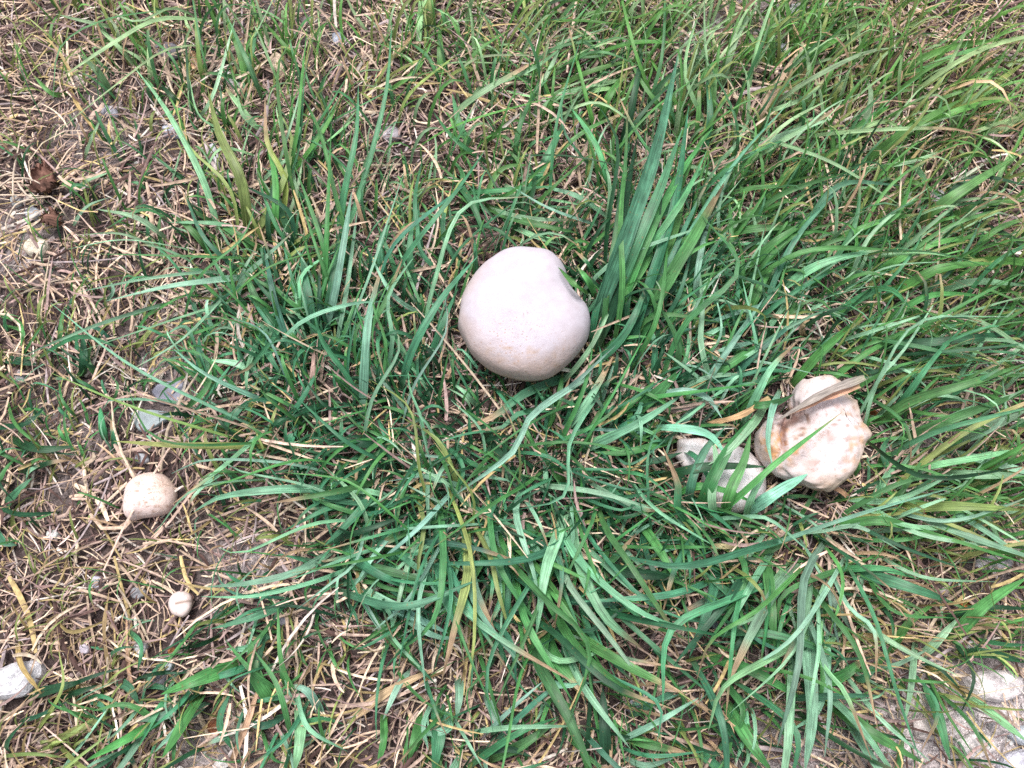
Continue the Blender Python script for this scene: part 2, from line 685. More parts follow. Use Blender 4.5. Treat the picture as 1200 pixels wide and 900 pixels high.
TUFTS = [
    (90, 45, "thin yellowish-green grass tuft with one pale arching blade, beside the dark brown hollow"),
    (235, 105, "tuft with a tall lime-coloured blade growing left of the round tan stone"),
    (325, 120, "loose green tuft growing around the round tan stone"),
    (190, 250, "short olive tuft growing right of the crumpled brown leaf"),
    (385, 340, "dense upright blue-green tuft left of the large white mushroom"),
    (290, 350, "tuft sending one long pale blade left over the bare soil"),
    (300, 455, "spreading tuft right of the two bluish slate chips"),
    (345, 555, "low tuft whose yellowish blade lies across the soil below the slate chips"),
    (480, 440, "grass tuft hugging the left side of the large white mushroom"),
    (585, 255, "thin-bladed tuft behind the large white mushroom"),
    (510, 80, "thin light-green tuft mixed with dry stalks beyond the large white mushroom"),
    (670, 110, "tuft of long blades all leaning right, beyond the large white mushroom"),
    (715, 350, "bundle of very broad blue-green blades at the notch of the large white mushroom"),
    (840, 150, "tall upright tuft left of the dry tan leaf blade"),
    (840, 270, "wide flat-lying tuft between the broad blade bundle and the dry tan leaf blade"),
    (960, 110, "tuft of light blades around the dry tan leaf blade"),
    (1010, 190, "thick bright green clump to the right of the dry tan leaf blade"),
    (1120, 150, "fine grass tuft leaning towards bare litter, beyond the bright green clump"),
    (1060, 290, "sprawling tuft with one nearly white blade tip"),
    (820, 400, "tuft of broad blades between the large mushroom and the torn mushroom"),
    (930, 420, "tuft growing behind the torn mushroom by the flat grey-pink stalk"),
    (1100, 440, "long flat tuft sweeping away to the right of the torn mushroom"),
    (720, 510, "dark tangled tuft below the broad blade bundle"),
    (860, 560, "tuft growing over the two half-hidden white mushrooms"),
    (1070, 575, "tuft of light blades in front of the torn mushroom"),
    (560, 540, "dark tangled tuft just in front of the large white mushroom"),
    (440, 600, "tuft of pale blades fanning left below the large white mushroom"),
    (560, 680, "fan of hanging blades with one yellow withered blade"),
    (665, 680, "fan of hanging blades ending in a bluish bent blade"),
    (780, 680, "dark green tuft with long blades reaching right, below the half-hidden mushrooms"),
    (940, 670, "tuft with a long straight pale blade hanging towards the bare sandy soil"),
    (870, 800, "flat tuft next to the withered tan leaf on the sandy soil"),
    (1010, 800, "tuft of dark green blades left of the pale sandy stones"),
    (1120, 780, "sparse tuft growing among the pale sandy stones"),
    (265, 790, "small bright broad-bladed tuft below the tiny cream mushroom button"),
    (330, 830, "short broad tuft next to the small bright broad-bladed tuft"),
    (310, 705, "small low tuft right of the tiny cream mushroom button"),
    (110, 830, "weak olive tuft beside the white stone"),
    (50, 540, "small dark tuft left of the speckled button mushroom"),
    (60, 425, "small dark tuft in dry litter left of the slate chips"),
    (520, 850, "dark broad tuft below the yellow withered blade"),
    (650, 830, "tuft with long straight blades running down from the fan of hanging blades"),
    (760, 860, "low tuft right of the long straight blades, in litter"),
]

# ---- mushroom caps as no-go zones (centre xy, radius, top z, rim z)
def cap_zone(px, py, rpx, rim):
    c = up1(px, py, rim)
    return (c[0], c[1], rpx * MPP * 0.97, rim)

RIM_MAIN, RIM_TORN, RIM_A, RIM_B, RIM_S = 0.036, 0.028, 0.010, 0.012, 0.010
ZONES = [cap_zone(613, 370, 78, RIM_MAIN), cap_zone(952, 510, 68, RIM_TORN), cap_zone(814, 534, 22, RIM_A),
         cap_zone(861, 560, 33, RIM_B), cap_zone(177, 581, 30, RIM_S), cap_zone(212, 709, 16, 0.006)]
CLEAR = [cap_zone(198, 461, 24, 0.004), cap_zone(180, 494, 26, 0.004), cap_zone(20, 797, 34, 0.01), cap_zone(328, 78, 14, 0.006),
         cap_zone(1160, 805, 40, 0.01), cap_zone(201, 150, 12, .004), cap_zone(399, 53, 12, .004)]


BARE = [(450, 810, 70, 60, .75), (1125, 500, 60, 60, .7), (1100, 690, 90, 50, .65), (775, 770, 60, 60, .6), (330, 640, 60, 50, .6), (500, 150, 70, 60, .6),
        (690, 215, 60, 50, .6), (1100, 240, 60, 50, .6), (1120, 330, 60, 40, .55), (150, 130, 90, 80, .5), (860, 40, 50, 50, .6), (620, 790, 50, 60, .5), (880, 640, 60, 50, .4), (1150, 60, 60, 40, .5)]


def hits(P, zones=ZONES, low=0.012):
    for x, y, r, rim in zones:
        d = np.hypot(P[:, 0] - x, P[:, 1] - y)
        if np.any((d < r + 0.004) & (P[:, 2] > rim - low)): return True
    return False


def blade_colors(cls, t, jit=0.16, wither=None, at=None):
    base = np.array(PAL[cls])
    if at is not None and cls in 'gbld': base = base * turf_tone(*at)
    base = base * math.exp(random.gauss(0, jit)) * np.exp(rng.normal(0, 0.07, 3))
    c = np.repeat(base[None], len(t), 0)
    # pale sheath at the base, sometimes a withered tip
    c = c * (1 - np.clip(0.14 - t, 0, 1)[:, None] * 3) + np.array([.25, .28, .13]) * np.clip(0.14 - t, 0, 1)[:, None] * 3
    if wither is None: wither = random.random() < 0.22
    if wither:
        s = random.uniform(0.6, 0.92)
        f = np.clip((t - s) / 0.12, 0, 1)[:, None]
        c = c * (1 - f) + TAN * random.uniform(0.7, 1.1) * f
    return np.repeat(c, 3, 0)


tuft_obj = {}
tuft_pos = np.array([(a, b) for a, b, _ in TUFTS], float)


def tuft_for(px, py):
    i = int(np.argmin(np.hypot(tuft_pos[:, 0] - px, tuft_pos[:, 1] - py)))
    if i not in tuft_obj:
        p = up1(TUFTS[i][0], TUFTS[i][1])
        o = empty("grass_tuft", (p[0], p[1], float(ground_z(p[0], p[1]))))
        tag(o, TUFTS[i][2], "grass", "grass tufts around the mushrooms")
        tuft_obj[i] = o
    return tuft_obj[i]


N_BL = 0


def make_blade(pts_px, wpx, cls, hmax=None, roll=None, twist=None, name="blade", parent=None, heights=None, k=12, check=True, z0=None, mat=None, wither=None, peak=None):
    """one blade from photo-pixel waypoints: unprojected at its own rising and falling height"""
    global N_BL
    pts = np.array([(a, b, 0) for a, b in pts_px], float)
    c2 = spline(pts, k)
    t = np.linspace(0, 1, k)
    L = np.linalg.norm(np.diff(c2[:, :2], axis=0), axis=1).sum() * MPP
    if hmax is None:
        hmax = min(0.055, max(0.012, 0.34 * L + 0.006)) * random.uniform(0.8, 1.2)
    h = arch(t, hmax, peak or random.uniform(0.5, 0.75), 0.9 if peak else random.uniform(0.45, 0.9))
    base = unproject(c2[:, 0], c2[:, 1], 0 * t)
    gz = ground_z(base[:, 0], base[:, 1])
    h = h + gz * (1 - 0.5 * t) + np.where(t < 0.01, -0.003, 0)
    h = np.maximum(h, gz + np.where(t > 0.05, 0.003, -0.004))
    P = unproject(c2[:, 0], c2[:, 1], h)
    if check and hits(P): return None
    W = wpx * MPP * profile(t, 0.62, random.uniform(2.2, 4.0))
    W = np.maximum(W, 0.0003) * (1 + 0.05 * np.sin(t * random.uniform(10, 25) + random.random() * 6))
    if roll is None: roll = random.gauss(0, 0.35)
    if twist is None: twist = random.gauss(0, 0.5)
    V, F = ribbons(P[None], W[None], (roll + twist * (t - 0.4))[None], random.uniform(0.08, 0.24))
    if parent is None: parent = tuft_for(*pts_px[0])
    loc = np.array(parent.location) if parent else np.zeros(3)
    V = V.reshape(-1, 3)
    r0 = random.uniform(0, 50)
    st = np.stack([np.tile([-1, 0, 1], k), np.repeat(t * L * 30, 3), np.full(3 * k, r0)], -1)
    m = mat or (M_GRASS if cls not in 'tok' else M_DRY)
    o = mesh_obj(name, V - loc, F, m, parent, cols=blade_colors(cls, t, wither=wither, at=pts_px[0]), st=st)
    N_BL += 1
    return o


heroes, peaks = [], []
for line in HERO.strip().splitlines():
    a = line.split('|')
    pts = [tuple(float(v) for v in p.split(',')) for p in a[0].split()]
    heroes.append((pts, float(a[1]), a[2], float(a[3]) if len(a) > 3 else None))
    peaks.append(float(a[4]) if len(a) > 4 else None)

# fillers that follow the traced blades: same flow, own place, bend, length and colour
fill = []
SHIFT = {'g': 'ggbdlbll', 'b': 'bbgdlg', 'l': 'lbglblgl', 'd': 'ddgb', 'y': 'yygll', 'w': 'lg'}
for pts, w, cls, h in heroes:
    p = np.array(pts)
    for j in range(6 if p[0][1] > 300 else 4):
        ang = random.gauss(0, 0.45 if w < 15 else 0.15)
        sc = random.uniform(0.7, 1.5) if w < 15 else random.uniform(.5, .95)
        off = np.array([random.gauss(0, 30), random.gauss(0, 28)])
        c, s = math.cos(ang), math.sin(ang)
        q = (p - p[0]) * sc @ np.array([[c, s], [-s, c]]) + p[0] + off
        q[1:-1] += rng.normal(0, 6, q[1:-1].shape)
        if random.random() < 0.3:        # some blades bend over sharply
            q[-1] = q[-2] + (q[-1] - q[-2]) @ np.array([[.7, .7], [-.7, .7]]) * random.uniform(.6, 1) if random.random() < .5 else q[-2] + (q[-1] - q[-2]) @ np.array([[.7, -.7], [.7, .7]]) * random.uniform(.6, 1)
        ww = max(3.2, w * random.uniform(0.30, 0.80))
        fill.append(([tuple(v) for v in q], ww, random.choice(SHIFT[cls])))

for (pts, w, cls, h), pk in zip(heroes, peaks):
    make_blade(pts, w * 1.05, cls, h, roll=random.gauss(0, 0.2), twist=random.gauss(0, 0.3), check=False, peak=pk, wither=False if w > 13 else None)
for pts, w, cls in fill:
    P = unproject(np.array([pts[0][0]]), np.array([pts[0][1]]), np.array([0.006]))
    if hits(P, CLEAR): continue
    c2_ = np.mean(np.array(pts), 0)
    if random.random() < float(blob(c2_[0], c2_[1], BARE)): continue
    make_blade(pts, w, cls)

# ------------------------------------------------------------------ mushrooms
def trace(s, ox, oy, sc):
    return np.array([(float(a) / sc + ox, float(b) / sc + oy) for a, b in (p.split(',') for p in s.split())])


def ring_outline(poly, n):
    """closed Catmull-Rom resample"""
    m = len(poly)
    out = []
    for u in np.arange(n) / n * m:
        i = int(u); f = u - i
        p0, p1, p2, p3 = (poly[(i + d) % m] for d in (-1, 0, 1, 2))
        out.append(0.5 * (2 * p1 + (p2 - p0) * f + (2 * p0 - 5 * p1 + 4 * p2 - p3) * f ** 2 + (3 * p1 - p0 - 3 * p2 + p3) * f ** 3))
    return np.array(out)


def smooth_noise(P, freq, seed, octaves=3):
    r = np.random.default_rng(seed)
    v = np.zeros(len(P)); a = 1.0
    for o in range(octaves):
        for _ in range(5):
            d = r.normal(0, 1, 3) * freq
            v += a * np.sin(P @ d + r.uniform(0, 6.28)) / 3
        freq *= 2.1; a *= 0.5
    return v


def mushroom(label, outline, centre, rim, H, power, mat, color_fn, stem_r, group, base_label=None, nseg=150, tuck=0.018, lump=0.0012, seed=1, tilt=(0, 0), shape_fn=None, name="mushroom"):
    oc = ring_outline(outline, nseg)
    O = unproject(oc[:, 0], oc[:, 1], np.full(len(oc), rim))
    c = up1(centre[0], centre[1], rim)
    gz = float(ground_z(c[0], c[1]))
    base = np.array([c[0], c[1], gz])
    d = O - c
    ss = np.concatenate([np.linspace(0.03, 0.8, 34), 1 - np.geomspace(0.17, 0.012, 9), [1.0]])
    rows = []
    R = np.linalg.norm(d[:, :2], axis=1).mean()
    for s in ss:
        p = c + d * s
        p[:, 2] = rim + H * (1 - s ** power) ** (1 / power if power > 2 else 0.5)
        rows.append(p)
    for s, dz in ((0.995, .16), (0.97, .42), (0.92, .72), (0.84, .92), (0.70, 1.0), (0.5, .95), (0.3, .85)):
        p = c + d * s
        p[:, 2] = rim - tuck * dz
        rows.append(p)
    A = np.array(rows)                          # rows, nseg, 3
    nr = len(rows)
    S = np.repeat(np.concatenate([ss, [-.995, -.97, -.92, -.84, -.7, -.5, -.3]]), nseg)
    V = A.reshape(-1, 3)
    loc = V - c
    V = V + np.stack([smooth_noise(loc, 70, seed + i, 3) for i in range(3)], -1) * lump
    if shape_fn is not None: V = shape_fn(V, loc, S)
    V[:, 2] += loc[:, 0] * tilt[0] + loc[:, 1] * tilt[1]
    idx = np.arange(nr * nseg).reshape(nr, nseg)
    nxt = np.roll(idx, -1, 1)
    F = np.stack([idx[:-1], idx[1:], nxt[1:], nxt[:-1]], -1).reshape(-1, 4)
    top = len(V)
    V = np.vstack([V, V[:nseg].mean(0)])
    faces = F.tolist() + [(top, int(idx[0, i]), int(nxt[0, i])) for i in range(nseg)]
    opx, opy = project(V)
    S = np.append(S, 0.0)
    cols, rough = color_fn(V - c, opx, opy, S)
    root = empty(name, base)
    tag(root, label, "mushroom", group)
    mesh_obj("cap", V - base, faces, mat, root, cols=cols, st=np.stack([rough, rough, rough], -1))
    # stem
    n = 20
    zs = np.linspace(gz - 0.008, rim - tuck * 0.75, 7)
    sv = []
    for i, z in enumerate(zs):
        r = stem_r * (1.25 - 0.3 * i / 6 + 0.06 * math.sin(i * 2.1))
        for j in range(n):
            a = j / n * 2 * math.pi
            rr = r * (1 + 0.05 * math.sin(3 * a + seed))
            sv.append((c[0] + rr * math.cos(a), c[1] + rr * math.sin(a), z))
    sv = np.array(sv)
    si = np.arange(7 * n).reshape(7, n); sn = np.roll(si, -1, 1)
    sf = np.stack([si[:-1], sn[:-1], sn[1:], si[1:]], -1).reshape(-1, 4)
    mesh_obj("stem", sv - base, sf, mat, root, cols=np.tile([.62, .55, .48], (len(sv), 1)), st=np.full((len(sv), 3), .4))
    return root


WHITE = np.array([0.500, 0.458, 0.515])


def lerp(a, b, f):
    return a * (1 - f[:, None]) + np.array(b) * f[:, None]


def flecks(c, px, py, n, box, r0, r1, seed, col, a=.8):
    r = np.random.default_rng(seed)
    for _ in range(n):
        x, y, q, w = r.uniform(box[0], box[1]), r.uniform(box[2], box[3]), r.uniform(r0, r1), r.uniform(.6, 1.8)
        f = np.exp(-(((px - x) / (q * w)) ** 2 + ((py - y) * w / q) ** 2) ** 2)
        c = lerp(c, col, np.clip(f * a * r.uniform(.4, 1), 0, 1))
    return c


def col_main(L, px, py, S):
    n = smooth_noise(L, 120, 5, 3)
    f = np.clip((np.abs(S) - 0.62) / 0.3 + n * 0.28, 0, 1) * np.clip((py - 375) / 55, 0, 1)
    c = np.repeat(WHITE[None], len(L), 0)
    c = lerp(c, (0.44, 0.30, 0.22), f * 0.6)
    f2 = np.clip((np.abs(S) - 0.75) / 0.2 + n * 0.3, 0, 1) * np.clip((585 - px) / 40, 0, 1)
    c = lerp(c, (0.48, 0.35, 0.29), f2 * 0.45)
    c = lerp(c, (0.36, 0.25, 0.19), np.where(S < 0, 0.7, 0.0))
    c = flecks(c, px, py, 16, (580, 640, 355, 405), .8, 1.8, 5, (.30, .22, .20), .6)
    c = flecks(c, px, py, 60, (550, 680, 405, 445), 1.5, 4.0, 6, (.42, .29, .21), .5)
    rough = np.clip(np.exp(-(((px - 600) / 42) ** 2 + ((py - 388) / 36) ** 2)) + f * 1.2 + .08, 0, 1)
    return c, rough


def shape_main(V, L, S):
    # dent where the broad blades press against the cap
    q = up1(668, 332, RIM_MAIN)
    d = np.hypot(V[:, 0] - q[0], V[:, 1] - q[1])
    V[:, 2] -= 0.004 * np.exp(-(d / 0.006) ** 2) * (S > 0)
    return V


OUT_MAIN = trace("480,113 570,118 640,138 692,180 722,235 745,295 768,345 803,378 845,440 865,510 850,590 800,670 750,730 690,775 600,820 500,835 400,815 300,770 220,710 160,630 130,540 128,460 145,380 200,290 250,225 320,165 400,125", 510, 270, 4.738)
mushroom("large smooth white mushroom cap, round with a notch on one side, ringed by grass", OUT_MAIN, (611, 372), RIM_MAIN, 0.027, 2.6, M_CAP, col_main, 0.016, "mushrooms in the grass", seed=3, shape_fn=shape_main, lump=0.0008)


def col_torn(L, px, py, S):
    n = smooth_noise(L, 150, 9, 3)
    c = np.repeat(np.array([[0.63, 0.555, 0.565]]), len(L), 0)
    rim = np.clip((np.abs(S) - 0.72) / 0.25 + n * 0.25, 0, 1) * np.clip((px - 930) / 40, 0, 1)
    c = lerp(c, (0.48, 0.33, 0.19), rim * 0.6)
    o = np.exp(-(((px - 918) / 26) ** 2 + ((py - 525) / 20) ** 2)) * (0.85 + n * 0.5)
    o = np.clip(o * (0.55 + 0.75 * smooth_noise(L, 420, 77, 2)) * 1.5, 0, 1)
    c = lerp(c, (0.56, 0.27, 0.08), np.clip(o, 0, 0.9))
    notch_shade_brown = np.exp(-(((px - 930) / 20) ** 2 + ((py - 488) / 10) ** 2)) + 0.8 * np.exp(-(((px - 919) / 4) ** 2 + ((py - 512) / 18) ** 2))  # shade of the notch cavity painted in, plus the brown line down the split
    c = lerp(c, (0.20, 0.10, 0.08), np.clip(notch_shade_brown * (0.9 + n * .5), 0, 0.9))
    sp = np.exp(-(((px - 973) / 7) ** 2 + ((py - 513) / 6) ** 2)) + np.exp(-(((px - 981) / 4) ** 2 + ((py - 476) / 4) ** 2)) + np.exp(-(((px - 950) / 9) ** 2 + ((py - 543) / 7) ** 2))
    c = lerp(c, (0.42, 0.24, 0.20), np.clip(sp * .6, 0, .7))
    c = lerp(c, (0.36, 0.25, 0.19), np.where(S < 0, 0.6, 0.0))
    c = flecks(c, px, py, 46, (895, 1015, 455, 575), 1.0, 3.2, 8, (.28, .16, .12), .8)
    c = flecks(c, px, py, 26, (985, 1018, 470, 560), 1.5, 4.5, 9, (.46, .28, .16), .7)
    c = flecks(c, px, py, 20, (895, 950, 480, 545), 1.2, 3.5, 10, (.20, .10, .06), .8)
    return c, np.clip(0.45 + o + rim * 0.5, 0, 1)


def shape_torn(V, L, S):
    for a, b, r, dp in ((925, 492, 0.013, 0.016), (917, 520, 0.010, 0.007), (975, 470, .02, .003)):
        q = up1(a, b, RIM_TORN)
        d = np.hypot(V[:, 0] - q[0], V[:, 1] - q[1])
        V[:, 2] -= dp * np.exp(-(d / r) ** 2) * (S > 0)
    vx, vy = project(V)
    line = np.interp(vy, [485, 505, 520, 545], [925, 918, 920, 912])
    V[:, 2] -= 0.0045 * np.exp(-((vx - line) / 3.0) ** 2) * (vy > 484) * (vy < 545) * (S > 0)
    line2 = np.interp(vx, [925, 950, 985], [484, 480, 466])
    V[:, 2] -= 0.004 * np.exp(-((vy - line2) / 3.5) ** 2) * (vx > 922) * (vx < 978) * (S > 0)
    V[:, :2] += (smooth_noise(L, 260, 31, 2) * 0.0013 * (np.abs(S) > .6))[:, None]
    V[:, 2] += smooth_noise(L, 420, 37, 3) * 0.0006 * (S > 0)
    return V


OUT_TORN = trace("720,165 790,130 860,125 920,150 950,195 990,240 1010,310 1040,380 1065,440 1030,490 1010,560 980,620 930,670 860,700 790,702 720,685 660,650 600,620 545,575 500,500 492,430 515,380 560,335 590,300 630,310 665,335 690,330 690,290 680,230", 770, 410, 4.286)
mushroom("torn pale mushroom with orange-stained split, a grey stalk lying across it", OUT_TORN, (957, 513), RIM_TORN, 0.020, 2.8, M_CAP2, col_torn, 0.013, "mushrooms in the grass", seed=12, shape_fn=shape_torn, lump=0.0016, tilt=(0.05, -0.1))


def col_dirty(cx, cy):
    def f(L, px, py, S):
        n = smooth_noise(L, 220, 19, 3)
        c = np.repeat(np.array([[0.80, 0.76, 0.79]]), len(L), 0)
        e = np.clip((np.abs(S) - 0.62) / 0.3 + n * 0.4, 0, 1)
        c = lerp(c, (0.30, 0.20, 0.16), e * 0.45)
        return c, np.clip(0.5 + e, 0, 1)
    return f


def circ(cx, cy, rx, ry, seed, n=14, j=0.08, rot=0):
    r = np.random.default_rng(seed)
    a = np.arange(n) / n * 2 * math.pi
    m = 1 + r.normal(0, j, n)
    x, y = rx * m * np.cos(a), ry * m * np.sin(a)
    return np.stack([cx + x * math.cos(rot) - y * math.sin(rot), cy + x * math.sin(rot) + y * math.cos(rot)], -1)


mushroom("small dirty white mushroom half hidden in grass, the farther one from the torn mushroom", circ(815, 534, 25, 20, 3), (815, 534), RIM_A, 0.010, 2.2, M_CAP2, col_dirty(815, 534), 0.007, "mushrooms in the grass", seed=21, nseg=48, tuck=0.008)
mushroom("dirty white mushroom crossed by green blades, tucked against the torn mushroom", circ(860, 561, 35, 38, 6, j=.06), (860, 561), RIM_B, 0.012, 2.3, M_CAP2, col_dirty(860, 561), 0.010, "mushrooms in the grass", seed=27, nseg=56, tuck=0.010, lump=.0014)


def col_small(L, px, py, S):
    n = smooth_noise(L, 300, 41, 3)
    c = np.repeat(np.array([[0.78, 0.63, 0.60]]), len(L), 0)
    f = np.clip((px - 165) / 40 + (575 - py) / 60 + n * .3, 0, 1)
    c = lerp(c, (0.58, 0.40, 0.29), f * 0.5)
    c = flecks(c, px, py, 34, (160, 200, 560, 604), .8, 2.4, 14, (.34, .20, .13), .8)
    return c, np.clip(0.8 + n * .3, 0, 1)


OUT_S = trace("190,620 240,600 300,597 345,625 375,670 380,720 365,770 330,815 270,835 200,845 165,855 140,835 132,780 135,720 150,665", 120, 420, 4.5)
mushroom("small cream button mushroom with brown specks on bare littered soil", OUT_S, (176, 581), RIM_S, 0.014, 2.4, M_CAP2, col_small, 0.009, "mushrooms in the grass", seed=33, nseg=56, tuck=0.009, lump=.0009, tilt=(-.12, -.1))


def col_tiny(L, px, py, S):
    n = smooth_noise(L, 300, 51, 3)
    c = np.repeat(np.array([[0.68, 0.57, 0.55]]), len(L), 0)
    f = np.exp(-(((py - 706 + 0.2 * (px - 212)) / 1.6) ** 2)) * (px > 205)
    c = lerp(c, (0.20, 0.13, 0.09), f * .8)
    return c, np.clip(0.4 + n * .3, 0, 1)


mushroom("tiny round cream mushroom button with a dark crack, alone in dry litter", circ(212, 708, 14.5, 16, 8, j=.03), (212, 708), 0.005, 0.006, 2.6, M_CAP2, col_tiny, 0.005, "mushrooms in the grass", seed=37, nseg=40, tuck=0.004, lump=.0006, tilt=(.1, -.15))

# ------------------------------------------------------------------ stones
def stone_poly(name, label, poly, height, col, mat, group, cat="stone", bevel=0.12, seed=1, tilt=0.0):
    """a chip or rock from its outline: side ring, bevelled rim and uneven top"""
    poly = np.asarray(poly, float)
    m = 26
    oc = ring_outline(poly, m) * 0.35 + np.array([np.array([np.interp(u, np.arange(len(poly) + 1), np.append(poly[:, k], poly[0, k])) for k in (0, 1)]) for u in np.arange(m) / m * len(poly)]) * 0.65
    O = unproject(oc[:, 0], oc[:, 1], np.full(m, height * 0.7))
    c = O.mean(0)
    gz = float(ground_z(c[0], c[1]))
    d = O - c
    rows = []
    for s, zz in ((0.86, -0.5), (1.0, 0.25), (1.0, 0.62), (1 - bevel * .5, 0.9), (1 - bevel, 1.0), (0.6, 1.02), (0.25, 1.03)):
        p = c + d * s
        p[:, 2] = gz + height * zz
        rows.append(p)
    V = np.array(rows).reshape(-1, 3)
    V = np.vstack([V, [[c[0], c[1], gz + height * 1.03]]])
    L = V - c
    sz = np.linalg.norm(d[:, :2], axis=1).mean()
    V = V + np.stack([smooth_noise(L, 1.6 / sz, seed + i, 3) for i in range(3)], -1) * np.array([.045, .045, .07]) * sz
    V[:, 2] += L[:, 0] * tilt
    idx = np.arange(7 * m).reshape(7, m); nx_ = np.roll(idx, -1, 1)
    F = np.stack([idx[:-1], nx_[:-1], nx_[1:], idx[1:]], -1).reshape(-1, 4).tolist()
    F += [(7 * m, int(nx_[6, i]), int(idx[6, i])) for i in range(m)]
    # outline may run either way: fix orientation from the signed area
    area = np.sum(d[:, 0] * np.roll(d[:, 1], -1) - np.roll(d[:, 0], -1) * d[:, 1])
    if area < 0: F = [tuple(reversed(f)) for f in F]
    base = np.array([c[0], c[1], gz])
    cc = np.array(col) * (1 + 0.12 * smooth_noise(L, 2.0 / sz, seed + 7, 2))[:, None]
    o = mesh_obj(name, V - base, F, mat, None, base, cols=np.clip(cc, 0.01, .9), smooth=False)
    return tag(o, label, cat, group)


SLATE = (0.30, 0.31, 0.36)
stone_poly("slate_chip", "flat bluish-grey slate chip, the plain one of a pair on bare soil", trace("265,185 300,145 370,125 435,120 440,165 410,245 340,250 290,230", 120, 420, 4.5), 0.006, (0.28, 0.28, 0.36), M_SLATE, "slate chips", seed=2)
stone_poly("slate_chip", "flat greenish-grey slate chip with pointed ends below the bluish chip", trace("150,300 200,280 290,280 380,290 375,325 300,365 240,400 195,385 165,335", 120, 420, 4.5), 0.006, (0.30, 0.35, 0.37), M_SLATE, "slate chips", seed=4)
stone_poly("pale_rock", "knobbly white rock in dry straw beside the weak olive tuft", [(-20, 792), (0, 785), (18, 776), (44, 774), (49, 788), (38, 806), (26, 816), (0, 821), (-24, 818)], 0.016, (0.64, 0.63, 0.67), M_STONE, "pale stones", bevel=.4, seed=6)
stone_poly("tan_stone", "round tan stone standing among green blades", circ(328, 79, 11, 14, 5), 0.012, (0.55, 0.42, 0.32), M_STONE, "pale stones", bevel=.35, seed=8)
stone_poly("cream_stone", "angular cream stone just below the crumpled brown leaf", trace("125,745 190,680 265,700 275,740 230,800 160,790", 0, 140, 5), 0.010, (0.60, 0.54, 0.44), M_STONE, "pale stones", bevel=.25, seed=9)
